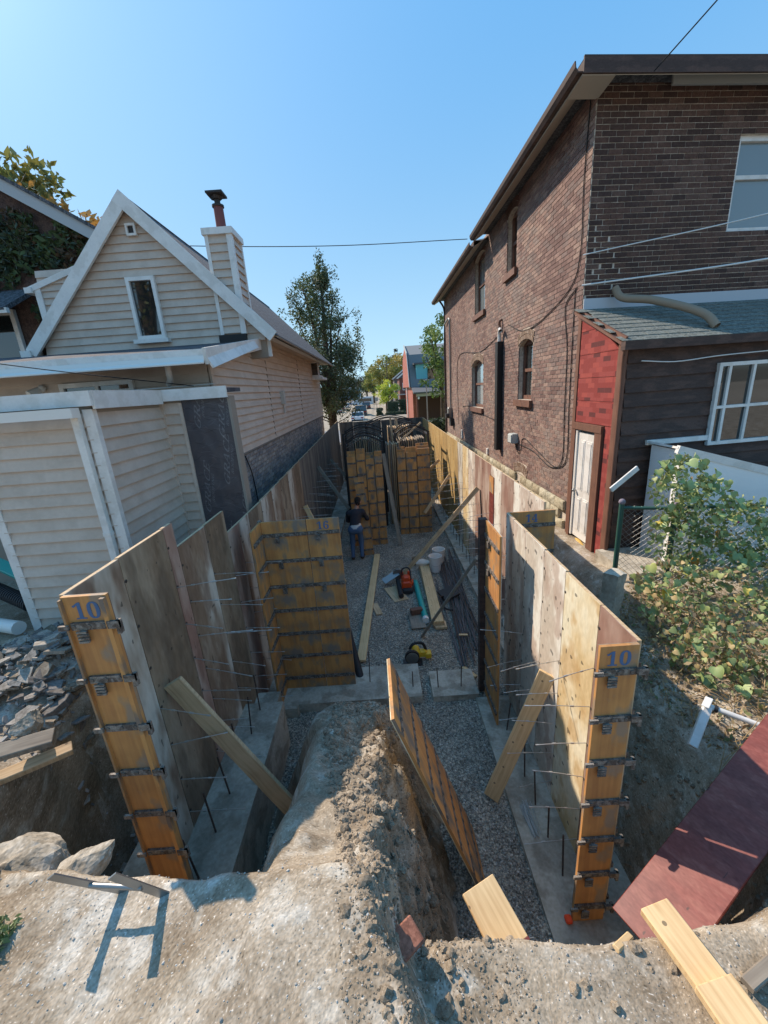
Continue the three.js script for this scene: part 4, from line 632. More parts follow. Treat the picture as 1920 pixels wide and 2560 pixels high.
// right wall near the yard
{
  const X = 1.44, B = -.08, W = (z0, z1, face, label, ties, dy = 0) => formPanel({ w: z0 - z1 - .004, face, back: mat.lumber2, M: RY(-HP, X, B + dy, z1 + .002), ties, label, tieAt: z0 - z1 - .01 });
  W(-2.035, -2.45, fRed, 'dark red form panel behind the right end bulkhead', []);
  W(-2.45, -2.98, fTan, 'tan weathered form panel nearest to the right bulkhead', [0, 1, 2, 3, 4, 5]);
  W(-2.98, -3.42, fWhite, 'whitish stained form panel behind the right leaning brace', [0, 1, 2, 3, 4], .01);
  W(-3.42, -3.9, fWhite, 'pinkish white form panel in the middle of the short right wall', [0, 1, 2, 3], .02);
  W(-3.9, -4.3, fWhite, 'pale form panel behind the orange inner form', [1, 2, 3], .02);
  W(-4.3, -4.56, fWhite, 'narrow pale form strip at the fourteen-inch return', [], .025);
  formPanel({ w: .235, M: RY(Math.PI, X - .004, B, -2.03), num: '10', hooks: true, latch: 7, label: 'orange bulkhead numbered 10 closing the right form wall', ties: [] });
  formPanel({ w: .57, M: RY(Math.PI, 2.03, -.06, -4.585), num: '14', latch: 0, back: mat.orange2, label: 'form panel numbered 14 returning towards the white door', ties: [] });
  formPanel({ w: .56, M: RY(HP, 1.19, -.09, -3.88), back: mat.orange, latch: 2, label: 'bright orange inner form panel half in sunlight', ties: [] });
  one('corner_post', [box(1.1, 1.19, -.09, 2.35, -4.56, -4.47)], mat.darkBrown, 'dark brown wooden post at the end of the bright orange form', 'post');
}
// long right wall
{
  const X = 1.92; let z = -4.64; const seq = [fWhite, fWhite, fRed, fWhite, fRed, fRed, fWhite, fTan, fGrey, fYellow, fYellow, fYellow];
  for (let i = 0; z > -18; i++) { const w = i === 0 ? .5 : .62; formPanel({ w: w - .004, h: 2.46 + .006 * i, back: mat.lumber2, face: seq[Math.min(i, 11)], M: RY(-HP, X, 0, z - w + .002), ties: i > 0 && i < 18 ? [0, 1, 2, 3, 4] : [], tieAt: w - .01, backRibs: false, label: i < 8 ? (seq[i] === fRed ? 'red brown form panel in the long wall below the brick house' : seq[i] === fTan ? 'tan form panel between the pale and yellow ones of the long right wall' : 'white stained form panel in the long wall below the brick house') : 'yellow tan form panel far along the wall below the brick house', group: i < 8 ? 'stained panels of the long right wall' : 'yellow panels of the long right wall' }); z -= w; }
  one('wall_patch', box(X - .012, X - .002, 1.4, 2.3, -7.06, -6.78), mat.redPly, 'brick red painted board patched on the long right wall', 'board');
  one('wall_patch', box(X - .014, X - .003, 2.0, 2.3, -7.05, -6.79), mat.orange, 'small bright orange plywood patch at the top of the right wall', 'board');
}
// far end wall
for (let i = 0; i < 6; i++) formPanel({ w: .612, h: 2.62 - .02 * (i % 2), face: fShadeGrey, M: RY(0, -1.76 + i * .616, 0, -18.15), label: 'form panel coloured dark for shade closing the far end of the pit', group: 'far end panels', backRibs: false });
// panel leaning on the mound
{
  const Ab = V(.6, -.13, -2.12), At = V(-.06, 1.8, -2.13), y = At.clone().sub(Ab).normalize(), x = V(.02, 0, 1), z = V().crossVectors(x, y).normalize(); x.crossVectors(y, z);
  const M = new THREE.Matrix4().makeBasis(x, y, z).setPosition(Ab.clone().addScaledVector(x, -.64));
  formPanel({ w: .64, h: 2.05, M, back: mat.orangeOld, face: fTan, barT: .004, label: 'loose form panel leaning against the soil mound in the pit', ties: [] });
}
// stacks of panels standing in the pit
function stack(xs, z, hs, layers, label, group) {
  for (let i = 0; i < xs.length - 1; i++) for (let k = 0; k < layers; k++) formPanel({ w: xs[i + 1] - xs[i] - .015, h: hs[i] + (k ? .06 * ((i + k) % 3) : 0), M: RY(Math.PI, xs[i + 1], -.13, z - k * .085), back: (i + k) % 3 ? mat.orangeOld : mat.orange2, face: fRed, label: k ? label[1] : label[0], group: k ? group + ', rear layers' : group, ties: [], bars: 7, backRibs: k === 0 });
}
stack([.4, .65, .95, 1.31], -10.9, [2.36, 2.35, 2.42], 4, ['orange form panel at the front of the stack beside the long right wall', 'form panel behind the front layer of the stack beside the long right wall'], 'right stack of panels');
stack([-.9, -.66, -.42, -.2, 0.01], -10.2, [2.44, 2.5, 2.36, 2.4], 4, ['orange form panel at the front of the stack behind the worker', 'form panel behind the front layer of the stack behind the worker'], 'left stack of panels');
{ const t = formPanel({ w: .24, h: 2.0, M: RY(Math.PI, 0, 0, 0), back: mat.orange2, face: fRed, label: 'narrow form panel held upright by the worker', ties: [] }); t.position.set(-.36, -.12, -9.55); t.rotation.set(0, Math.PI, 0); t.rotateX(.12); t.rotateZ(-.06); }
// steel racks with arched tops
function rack(x0, x1, z0, z1, top, label) {
  const t = T('panel_rack', label, 'rack');
  for (const z of [z0, z1]) { const xm = (x0 + x1) / 2; part('arch', tube([V(x0, top - .22, z), V(x0 + (xm - x0) * .5, top - .06, z), V(xm - .08, top, z), V(xm + .1, top, z), V(x1 - (x1 - xm) * .4, top - .08, z), V(x1, top - .2, z)], .022, 6, 24), mat.steelDark, t); part('arch', tube([V(x0, top - .34, z), V(xm, top - .1, z), V(x1, top - .32, z)], .016, 6, 16), mat.rust, t); for (const x of [x0, x1]) part('post', box(x - .03, x + .03, -.13, top - .18, z - .03, z + .03), mat.steelDark, t); }
  for (const x of [x0, x1]) { part('side_rail', beam(V(x, top - .3, z0), V(x, top - .3, z1), .05, .03), mat.steelDark, t); part('side_rail', beam(V(x, 1.1, z0), V(x, 1.1, z1), .05, .03), mat.steelDark, t); part('brace', beam(V(x, .3, z0), V(x, top - .4, z1), .04, .02, V(1, 0, 0)), mat.steelDark, t); }
}
rack(-1.02, .04, -11.7, -12.5, 2.66, 'dark arched steel rack behind the left panel stack'); rack(-1.2, .1, -13.2, -14.3, 2.78, 'arched steel rack between the panel bundle and the far wall on the left');
rack(.45, 1.44, -12.2, -13.3, 2.8, 'arched steel rack behind the right panel stack'); rack(-.5, 1.2, -15.2, -16.3, 2.9, 'wide arched steel rack near the far end wall');
function bundle(x0, x1, z0, z1, top, n, label) { const t = T('panel_bundle', label, 'panel bundle'), q = rng(n + Math.round(x0 * 50)); for (let i = 0; i < n; i++) { const x = mix(x0, x1, i / (n - 1)), y = top - .06 * q(); part('form_edge', shiftUV(box(x, x + .03, -.13, y, z0 + (q() - .5) * .06, z1 + (q() - .5) * .06), q() * 5, q() * 5), q() > .5 ? mat.greywood : mat.lumber2, t); } }
bundle(.5, 1.3, -13.1, -12.3, 2.42, 13, 'bundle of upright panels inside the right rack'); bundle(.15, .5, -12.4, -11.8, 2.38, 7, 'narrow bundle of upright panels between the two racks'); bundle(-.9, 0, -14.1, -13.3, 2.4, 14, 'bundle of grey upright panels inside the left rack'); bundle(.3, 1.1, -16.1, -15.3, 2.55, 12, 'bundle of upright panels inside the far wide rack');
one('loose_stick', beam(V(.45, 2.3, -12), V(1.25, 2.86, -12.3), .05, .03, V(0, 0, 1)), mat.lumber2, 'slanting light stick laid across the right rack', 'stick'); one('loose_stick', beam(V(.4, 2.2, -12.9), V(.36, 3.02, -13), .05, .03, V(0, 0, 1)), mat.lumber2, 'upright light stick between the racks', 'stick'); one('loose_stick', beam(V(.62, 2.3, -13.3), V(.56, 2.98, -13.4), .06, .03, V(0, 0, 1)), mat.lumber2, 'upright pale board end in the right rack', 'stick');

// footings
struct('footing', [box(1.02, 1.78, -.32, -.08, -4.35, -1.78)], mat.concrete);
struct('footing', [box(1.64, 2.12, -.3, 0, -17.9, -4.5)], mat.concrete);
struct('footing', [box(-2.2, -1.34, -.3, .5, -3.86, -1.9)], mat.concrete);
struct('footing', [box(-2.1, -1.5, -.3, .29, -4.28, -3.865)], mat.concrete);
struct('footing', [box(-2.1, -1.32, -.3, 0, -17.9, -4.285)], mat.concrete);
struct('footing', [box(-1.318, .32, -.3, -.004, -5.02, -4.36)], mat.concrete);
struct('footing', [box(.46, 1.07, -.3, -.03, -4.86, -4.36)], mat.concrete);
// upright reinforcing bars
const dowelGeo = merge([rod(V(0, -.05, 0), V(0, 1, 0), .0075, .0075, 6)]);
function dowel(x, y, z, h, label, group, lean = .04) { const m = shadow(new THREE.Mesh(dowelGeo, mat.rebar)); m.name = numbered('rebar_dowel'); m.position.set(x, y, z); m.scale.y = h; m.rotation.set((R() - .5) * lean * 2, 0, (R() - .5) * lean * 2); scene.add(m); tag(m, label, 'rebar', group); }
for (const [x, z, h] of [[-.38, -4.7, .5], [.21, -4.55, .24], [.55, -4.53, .3], [.86, -4.52, .32]]) dowel(x, x < .4 ? -.004 : -.03, z, h, 'short rusty bar standing in the cross footing', 'bars in the cross footing');
for (let i = 0; i < 24; i++) dowel(1.8, 0, -5.0 - i * .4, .32, 'short dark bar standing in the footing of the long right wall', 'bars in the long right footing');
for (let i = 0; i < 6; i++) dowel(-1.58, .5, -2.1 - i * .33, .45, 'dark bar standing in the raised left footing', 'bars in the raised left footing', .1);
for (let i = 0; i < 6; i++) dowel(1.26, -.08, -2.3 - i * .3, .42, 'rusty bar standing in the footing of the short right wall', 'bars in the short right footing', .08);
// braces
function board(name, p, q, w, t, face, m, label, category = 'board') { return one(name, beam(p, q, w, t, face, .004), m, label, category); }
board('brace', V(-1.72, 1.86, -2.6), V(-.98, .42, -2.62), .15, .038, V(0, .2, 1), mat.lumber2, 'wide pale plank bracing the left wall down to the soil mound', 'brace');
board('brace', V(1.4, 1.26, -3.12), V(.86, -.1, -3.02), .15, .038, V(-.6, .3, 1), mat.lumber, 'pale plank bracing the short right wall down to the gravel', 'brace');
board('brace', V(1.88, 1.88, -7.8), V(.3, -.1, -8.2), .09, .04, V(0, .3, 1), mat.lumber2, 'long wooden brace propping the long right wall near the buckets', 'brace');
board('brace', V(1.16, 1.7, -4.86), V(.48, -.1, -5.85), .09, .04, V(-.5, 1, 0), mat.greywood, 'weathered brace leaning beside the bright orange form', 'brace');
board('brace', V(1.88, 1.45, -11.1), V(1.1, .5, -10.75), .09, .04, V(0, 0, 1), mat.lumber2, 'sunlit brace between the right stack and the long right wall', 'brace');
board('brace', V(1.88, 1.55, -13.1), V(1.2, 1.0, -12.9), .09, .04, V(0, 0, 1), mat.lumber2, 'short far brace against the yellow panels', 'brace');
board('brace', V(-1.74, 1.98, -10.9), V(-.95, .9, -10.3), .09, .04, V(0, 0, 1), mat.greywood, 'dark brace from the left wall to the left panel stack', 'brace');
board('brace', V(-1.74, 1.72, -13.7), V(-1.15, 1.1, -13.2), .09, .04, V(0, 0, 1), mat.greywood, 'grey brace far along the left wall', 'brace');
board('brace', V(-1.72, 1.6, -8.4), V(-1.0, -.1, -8.0), .1, .04, V(0, 0, 1), mat.lumber, 'pale brace behind the sixteen-inch form', 'brace');
board('brace', V(.05, 2.3, -10.4), V(.34, -.1, -10.0), .1, .04, V(0, 0, 1), mat.greywood, 'thin plank leaning between the two panel stacks', 'brace');
one('iron_bar', rod(V(1.9, 1.86, -7.7), V(1.88, .4, -7.3), .012, .012, 6), mat.steelDark, 'thin dark bar hanging from the long brace', 'bar');
// ---------- things on the pit floor ----------
const FY = -.11;
board('plank', V(-.28, FY + .03, -9.4), V(-.53, FY + .04, -5.25), .14, .038, V(0, 1, 0), mat.lumber, 'long pale plank lying on the gravel beside the sixteen-inch form', 'plank');
board('offcut', V(-.34, FY + .012, -7.0), V(-.24, FY + .012, -6.6), .12, .02, V(0, 1, 0), mat.lumber2, 'short grey offcut beside the long plank', 'offcut');
{ const t = T('lumber_stack', 'stack of three boards lying on the gravel by the teal pipe', 'lumber'); for (let i = 0; i < 3; i++) part('board', beam(V(.78 + .012 * i, FY + .02 + i * .042, -8.5), V(.8 - .015 * i, FY + .02 + i * .042, -6.06), .2, .038, V(0, 1, 0), .004), i === 2 ? mat.lumber : mat.lumber2, t); part('end_block', box(.72, .92, FY, FY + .04, -6.2, -6.0), mat.lumber2, t); }
{ const t = T('plastic_pipe', 'teal plastic pipe with white end cap beside the lumber stack', 'pipe'); part('pipe', rod(V(.53, FY + .06, -7.7), V(.58, FY + .06, -6.28), .055, .055, 16), mat.teal, t); part('end_cap', rod(V(.58, FY + .06, -6.28), V(.583, FY + .06, -6.2), .06, .058, 16), mat.white, t); }
board('scrap_plywood', V(.42, FY + .02, -6.55), V(.44, FY + .02, -6.05), .26, .018, V(0, 1, 0), mat.greywood, 'brown plywood scrap under the teal pipe end', 'plywood');
one('wood_block', xf(cham(.22, .1, .1, .005), .44, FY + .09, -6.5, 0, .2), mat.brownPaint, 'dark wooden block on the plywood scrap', 'block');
board('scrap_plywood', V(.0, FY + .012, -7.65), V(.2, FY + .012, -7.05), .3, .012, V(0, 1, 0), mat.lumber2, 'pale plywood sheet under the orange power tool', 'plywood');
{ const t = T('power_tool', 'orange petrol power tool with dark tube and metal guard on the gravel', 'power tool');
  part('engine', [xf(cham(.2, .2, .26, .03), .33, FY + .13, -7.5), xf(cham(.16, .12, .16, .03), .33, FY + .26, -7.5)], mat.toolOrange, t); part('fuel_tank', xf(cham(.22, .1, .16, .03), .34, FY + .06, -7.36), mat.rubber, t);
  part('handle', tube([V(.26, FY + .2, -7.62), V(.27, FY + .4, -7.66), V(.4, FY + .42, -7.64), V(.43, FY + .22, -7.5)], .016, 8), mat.rubber, t); part('front_grip', [xf(cham(.05, .16, .05, .012), .26, FY + .2, -7.78), xf(cham(.05, .16, .05, .012), .4, FY + .2, -7.8)], mat.toolOrange, t);
  part('starter_cover', rod(V(.44, FY + .16, -7.5), V(.47, FY + .16, -7.5), .08, .07, 16), mat.toolOrange, t); part('recoil_grille', rod(V(.47, FY + .16, -7.5), V(.478, FY + .16, -7.5), .04, .04, 12), mat.rubber, t);
  part('tube', rod(V(.16, FY + .1, -7.75), V(.2, FY + .08, -7.1), .045, .05, 12), mat.rubber, t); part('guard', [beam(V(.17, FY + .24, -7.85), V(-.14, FY + .12, -7.7), .16, .012, V(0, 1, .4)), rod(V(.18, FY + .2, -7.86), V(.18, FY + .2, -7.82), .12, .12, 16)], mat.steel, t); }
{ const t = T('circular_saw', 'yellow circular saw resting on the gravel by the cross footing', 'saw'), x = .3, z = -5.18; part('blade_guard', [rod(V(x - .05, FY + .12, z), V(x - .05, FY + .12, z + .04), .11, .11, 20)], mat.steelDark, t); part('blade', rod(V(x - .05, FY + .11, z + .041), V(x - .05, FY + .11, z + .046), .095, .095, 24), mat.steel, t); part('motor', [rod(V(x + .02, FY + .12, z - .18), V(x + .02, FY + .12, z), .06, .065, 14), xf(cham(.12, .1, .1, .02), x + .12, FY + .12, z - .06)], mat.yellow, t); part('base_plate', box(x - .19, x + .1, FY, FY + .008, z - .08, z + .09), mat.steelDark, t); part('handle', tube([V(x - .08, FY + .2, z - .06), V(x - .02, FY + .27, z - .08), V(x + .12, FY + .26, z - .1), V(x + .17, FY + .16, z - .08)], .022, 8), mat.black, t); part('battery', xf(cham(.09, .08, .12, .01), x + .2, FY + .1, z - .05), mat.yellow, t); }
function bucket(x, z, label) { const t = T('bucket', label, 'bucket'), p = [[.115, 0], [.118, .005], [.135, .3], [.142, .3], [.142, .315], [.136, .318], [.144, .355], [.15, .358], [.15, .37], [.136, .37], [.13, .33], [.11, .012], [0, .012]].map(a => new THREE.Vector2(...a)); part('shell', uvm(new THREE.LatheGeometry(p, 28).translate(x, FY, z)), mat.bucket, t); part('bail', tube([V(x - .145, FY + .31, z), V(x - .1, FY + .2, z + .12), V(x, FY + .17, z + .15), V(x + .1, FY + .2, z + .12), V(x + .145, FY + .31, z)], .004, 5), mat.wire, t); }
bucket(1.04, -8.3, 'white plastic bucket standing in front of another beside the lumber stack'); bucket(1.17, -8.68, 'white plastic bucket half hidden behind another beside the rebar');
one('cement_bag', xf(lump(.13, 6, .3, 2, 1.2, .55, .8), .78, FY + .17, -8.42), plain(214, 208, 196, { roughness: .8 }), 'crumpled white bag on the far end of the lumber stack', 'bag');
one('paint_can', rod(V(.62, FY, -8.75), V(.62, FY + .16, -8.75), .07, .07, 14), plain(110, 90, 64, { roughness: .5 }), 'small brown can behind the lumber stack', 'can');
one('steel_plate', [xf(cham(.34, .05, .3, .01), 1.12, FY + .1, -7.05, .2, .4, .1), tube([V(1.0, FY + .1, -6.95), V(.92, FY + .15, -6.8), V(.98, FY + .05, -6.6), V(1.1, FY + .05, -6.5)], .018, 6)], mat.steelDark, 'dark metal fitting with hose lying on the rebar', 'fitting');
// bundle of reinforcing bars
{ const t = T('rebar_bundle', 'bundle of long steel bars lying beside the long right footing', 'rebar'), q = rng(55); for (let i = 0; i < 40; i++) { const x0 = 1.02 + q() * .5, x1 = 1.04 + q() * .46, y = FY + .012 + q() * .05, za = -9.5 + q() * 1.2, zb = -4.95 - q() * 1.0; part('bar', rod(V(x0 + .12, y, za), V(x1 - .05, y, zb), .008, .008, 5), q() > .3 ? mat.rebarGrey : mat.rebar, t); } for (let i = 0; i < 5; i++) part('bar', rod(V(.9 + q() * .1, FY + .012, -8 + q()), V(.95 + q() * .06, FY + .012, -5 + q() * .4), .007, .007, 5), mat.rebarGrey, t); }
board('offcut', V(.98, FY + .02, -4.98), V(1.12, FY + .015, -4.76), .06, .02, V(0, 1, 0), mat.lumber, 'small pale offcut by the rebar ends at the cross footing', 'offcut');
board('offcut', V(1.06, FY + .09, -5.68), V(1.2, FY + .09, -5.66), .04, .02, V(0, 1, 0), mat.lumber, 'tiny pale stick across the rebar bundle', 'offcut');
one('drain_pipe', rod(V(-.52, FY + .06, -4.83), V(-.7, FY + .62, -5.3), .055, .055, 12), mat.rubber, 'dark corrugated pipe leaning at the right edge of the sixteen-inch form', 'pipe');
{ const t = T('tie_bundle', 'bundle of loose wire ties on the footing of the short right wall', 'wire ties'), q = rng(66); for (let i = 0; i < 16; i++) { const x = 1.12 + q() * .08, z = -2.72 - q() * .05; part('tie', rod(V(x + .02 * q(), -.07 + .02 * q(), z + .13), V(x + .04 * (q() - .5), -.07 + .02 * q(), z - .17), .004, .004, 5), mat.wire, t); } }
one('marking_flag', xf(cham(.05, .03, .05, .008), 1.17, -.05, -2.0), plain(240, 80, 40), 'bright orange paint blob at the foot of the right bulkhead', 'marker');

// ---------- worker ----------
function sdfMesh(bones, min, size, res, colour, k = .045) {
  const mc = new MarchingCubes(res, new THREE.MeshBasicMaterial(), false, false, 400000); mc.isolation = 0; const p = V(), ab = V(), ap = V();
  const dist = (b) => { ab.subVectors(b.b, b.a); ap.subVectors(p, b.a); const h = clamp(ap.dot(ab) / Math.max(1e-9, ab.lengthSq())); return ap.addScaledVector(ab, -h).length() - mix(b.r, b.s ?? b.r, h); };
  for (let z = 0; z < res; z++) for (let y = 0; y < res; y++) for (let x = 0; x < res; x++) { p.set(min.x + (x / (res / 2) ) * size / 2, min.y + (y / (res / 2)) * size / 2, min.z + (z / (res / 2)) * size / 2); let d = 1e3; for (const b of bones) { const e = dist(b), hh = clamp(.5 + .5 * (d - e) / k); d = mix(d, e, hh) - k * hh * (1 - hh); } mc.field[x + y * res + z * res * res] = -d; }
  mc.update(); const n = mc.count, P = new Float32Array(n * 3), N = new Float32Array(n * 3), C = new Float32Array(n * 3), src = mc.positionArray, ns = mc.normalArray;
  for (let i = 0; i < n; i++) { p.set(min.x + (src[i * 3] + 1) / 2 * size, min.y + (src[i * 3 + 1] + 1) / 2 * size, min.z + (src[i * 3 + 2] + 1) / 2 * size); P.set([p.x, p.y, p.z], i * 3); let bd = 1e3, bb = bones[0]; for (const b of bones) { const e = dist(b); if (e < bd) { bd = e; bb = b; } } C.set(bb.c ?? colour, i * 3); const l = Math.hypot(ns[i * 3], ns[i * 3 + 1], ns[i * 3 + 2]) || 1; N.set([ns[i * 3] / l, ns[i * 3 + 1] / l, ns[i * 3 + 2] / l], i * 3); }
  const g = new THREE.BufferGeometry(); g.setAttribute('position', new THREE.BufferAttribute(P, 3)); g.setAttribute('normal', new THREE.BufferAttribute(N, 3)); g.setAttribute('color', new THREE.BufferAttribute(C, 3)); return g;
}
{
  const t = T('person', 'worker in dark sweatshirt and blue jeans stooping with hands on a form panel', 'person'); t.position.set(-.76, FY - .01, -9.35);
  const shirt = lin(46, 44, 50), jean = lin(74, 96, 124), skin = lin(176, 128, 104), hair = lin(40, 32, 28), boot = lin(60, 48, 38), belt = lin(200, 200, 196);
  // facing the stack (-z), slightly to the right, back bent
  const hip = V(0, .86, .04), chest = V(.03, 1.18, -.12), neck = V(.06, 1.36, -.2), B = [];
  const b = (a, c, r, s, col) => B.push({ a, b: c, r, s, c: col });
  b(V(-.08, .84, .05), V(.08, .84, .05), .12, .12, jean); b(V(0, .9, .03), V(.01, .95, 0), .135, .135, belt); b(V(0, .98, 0), chest, .135, .155, shirt); b(V(-.13, 1.24, -.14), V(.19, 1.25, -.16), .085, .085, shirt); b(neck, V(.08, 1.42, -.24), .055, .055, skin);
  b(V(-.09, .82, .05), V(-.11, .46, -.04), .085, .065, jean); b(V(-.11, .46, -.04), V(-.12, .1, .06), .065, .05, jean); b(V(.1, .82, .04), V(.12, .46, -.06), .085, .065, jean); b(V(.12, .46, -.06), V(.12, .1, .05), .065, .05, jean);
  b(V(-.12, .05, .08), V(-.13, .04, -.13), .045, .04, boot); b(V(.12, .05, .07), V(.15, .04, -.13), .045, .04, boot);
  const eL = V(-.2, 1.0, -.26), hL = V(.02, .92, -.38), eR = V(.32, 1.02, -.26), hR = V(.3, 1.1, -.46);
  b(V(-.17, 1.23, -.14), eL, .06, .048, shirt); b(eL, hL, .046, .034, shirt); b(V(.22, 1.24, -.16), eR, .06, .048, shirt); b(eR, hR, .046, .034, shirt);
  const body = sdfMesh(B, V(-.95, -.05, -1.0), 1.9, 96, shirt, .05);
  const H = V(.1, 1.5, -.29), hb = [{ a: H, b: V(.1, 1.53, -.29), r: .083, c: skin }, { a: V(.1, 1.46, -.335), b: V(.1, 1.43, -.33), r: .05, c: skin }, { a: V(.1, 1.5, -.375), b: V(.1, 1.475, -.39), r: .012, s: .016, c: skin }, { a: V(.015, 1.5, -.28), b: V(.015, 1.48, -.28), r: .018, c: skin }, { a: V(.185, 1.5, -.28), b: V(.185, 1.48, -.28), r: .018, c: skin }, { a: V(.07, 1.515, -.362), b: V(.072, 1.515, -.362), r: .011, c: hair }, { a: V(.13, 1.515, -.362), b: V(.132, 1.515, -.362), r: .011, c: hair }, { a: V(.08, 1.44, -.378), b: V(.12, 1.44, -.378), r: .007, c: lin(140, 80, 74) }];
  const head = sdfMesh(hb, V(-.05, 1.35, -.45), .3, 64, skin, .02);
  const hand = (w, dir, side) => { const o = [], d = dir.clone().normalize(), u = V(0, 1, 0), palm = w.clone().addScaledVector(d, .07); o.push({ a: w, b: palm, r: .03, s: .036, c: skin }); for (let i = 0; i < 4; i++) { const k = palm.clone().addScaledVector(u, .03 - i * .02).addScaledVector(d, .02), m = k.clone().addScaledVector(d, .034).add(V(side * .008, 0, 0)), e = m.clone().addScaledVector(d, .018).add(V(side * .026 - (i === 3 ? side * .006 : 0), 0, 0)); o.push({ a: k, b: m, r: .009, c: skin }, { a: m, b: e, r: .0085, s: .0075, c: skin }); } const th = w.clone().addScaledVector(d, .04).addScaledVector(u, .03); o.push({ a: th, b: th.clone().add(V(side * .03, .025, 0)).addScaledVector(d, .02), r: .011, s: .009, c: skin }); return o; };
  const gl = sdfMesh(hand(hL, V(.9, .1, -.4), 1), hL.clone().add(V(-.06, -.11, -.15)), .24, 64, skin, .008), gr = sdfMesh(hand(hR, V(.05, .2, -1), -1), hR.clone().add(V(-.12, -.1, -.19)), .24, 64, skin, .008);
  const m = shadow(new THREE.Mesh(mergeGeometries([body, head, gl, gr]), std({ vertexColors: true, roughness: .9 }))); m.name = 'body'; t.add(m);
  const cap = sdfMesh([{ a: V(.1, 1.545, -.27), b: V(.1, 1.55, -.3), r: .085, c: hair }, { a: V(.1, 1.5, -.225), b: V(.1, 1.47, -.22), r: .06, c: hair }], V(-.05, 1.38, -.45), .3, 48, hair, .03); const hm = shadow(new THREE.Mesh(cap, std({ vertexColors: true, roughness: 1 }))); hm.name = 'hair'; t.add(hm);
  t.scale.setScalar(.93);
}
// ---------- street beyond the lot ----------
const roadY = z => pw([[-20, 1.2], [-26, .9], [-34, .35], [-46, -.25], [-60, -.5], [-900, -.6]], z) + .03;
function strip(name, x0, x1, z0, z1, dy, m, n = 30) { const g = new THREE.PlaneGeometry(1, 1, 2, n), p = g.attributes.position, uv = g.attributes.uv; for (let i = 0; i < p.count; i++) { const x = mix(x0, x1, p.getX(i) + .5), z = mix(z0, z1, p.getY(i) + .5); p.setXYZ(i, x, roadY(z) + dy, z); uv.setXY(i, x, z); } g.computeVertexNormals(); const m2 = struct(name, g, m); return m2; }
const asphalt = std({ map: worn(256, 4, [[118, 118, 122], [134, 134, 138], [104, 104, 108]], { f: 8, seed: 901, grain: 16 }), roughness: .95 });
const grassMat = std({ map: worn(256, 3, [[104, 132, 58], [124, 146, 70], [92, 112, 52]], { f: 10, seed: 911, grain: 30 }), roughness: 1 });
strip('road', -1.6, -8.6, -24, -260, .02, asphalt, 60); strip('pavement', .3, -1.2, -24, -260, .1, mat.concrete, 60); strip('lawn', 14, .3, -24, -150, .09, grassMat, 40); strip('verge', -1.2, -1.6, -24, -260, .08, mat.concrete, 60); strip('lawn', -8.6, -24, -24, -150, .06, grassMat, 40);
function car(x, z, cols, label, o = {}) {
  const { L = 4.5, W = 1.8, H = 1.45, tall = 0, ry = 0 } = o, t = T('parked_car', label, 'car'), paint = new THREE.MeshPhysicalMaterial({ color: rgb(...cols), roughness: .35, clearcoat: 1, clearcoatRoughness: .05 });
  t.position.set(x, roadY(z) + .02, z); t.rotation.y = ry;
  const ext = (pts, w, bev) => { const g = new THREE.ExtrudeGeometry(new THREE.Shape(pts.map(p => new THREE.Vector2(...p))), { depth: w - 2 * bev, bevelEnabled: true, bevelSize: bev, bevelThickness: bev, bevelSegments: 2 }); g.translate(0, 0, -w / 2 + bev); g.rotateY(Math.PI / 2); return uvm(g); };
  const b = H * .58, hl = L / 2; // +z is the tail
  part('body', ext([[-hl + .1, .25], [hl - .1, .25], [hl - .02, .5], [hl - .05, b], [hl - .5, b + .04], [-hl + .9, b], [-hl + .1, b * .8], [-hl, .5]].map(([a, c]) => [-a, c]), W, .06), paint, t);
  const c0 = tall ? hl - .08 : hl - .55; part('cabin_glass', ext([[c0, b - .02], [c0 - (tall ? .18 : .55), H - .07], [-.3, H - .07], [-1.0, b - .02]].map(([a, c]) => [-a, c]), W - .14, .05), mat.glass, t);
  part('roof', ext([[c0 - (tall ? .14 : .5), H - .09], [c0 - (tall ? .2 : .62), H], [-.2, H], [-.34, H - .09]].map(([a, c]) => [-a, c]), W - .12, .04), paint, t);
  const tailM = plain(150, 20, 18, { roughness: .3 });
  for (const s of [-1, 1]) { part('tail_light', box(s * W * .28, s * W * .47, b - .22, b - .06, hl - .04, hl + .05), tailM, t); for (const zz of [-hl * .6, hl * .6]) { const w = new THREE.Group(); w.name = 'wheel'; t.add(w); part('tyre', rod(V(s * (W / 2 - .2), .32, zz), V(s * (W / 2 + .01), .32, zz), .32, .32, 16), mat.rubber, w); part('rim', rod(V(s * (W / 2), .32, zz), V(s * (W / 2 + .02), .32, zz), .2, .2, 12), mat.steel, w); } }
  part('bumper', box(-W * .46, W * .46, .3, .48, hl + .0, hl + .08), mat.rubber, t); part('number_plate', box(-.22, .22, b - .25, b - .12, hl + .03, hl + .06), mat.white, t); return t;
}
car(-3.0, -60.5, [226, 228, 232], 'white sedan parked on the road at the kerb'); car(-2.9, -72, [44, 46, 52], 'dark pickup-sized vehicle parked ahead of the white sedan', { W: 2, H: 1.9, tall: 1, L: 5 }); car(-2.6, -96, [96, 62, 58], 'dark red sport utility vehicle parked farther up the kerb', { W: 1.9, H: 1.75, tall: 1 });
car(-8.2, -86, [176, 184, 192], 'silver car parked on the far side of the road under the tree'); car(-8.4, -96, [80, 84, 92], 'grey car parked behind the silver one', { H: 1.6, tall: 1 }); car(-8.5, -112, [232, 232, 230], 'white car parked far along the other kerb'); car(-7.2, -130, [70, 100, 150], 'small blue car far down the street', { ry: .6 });
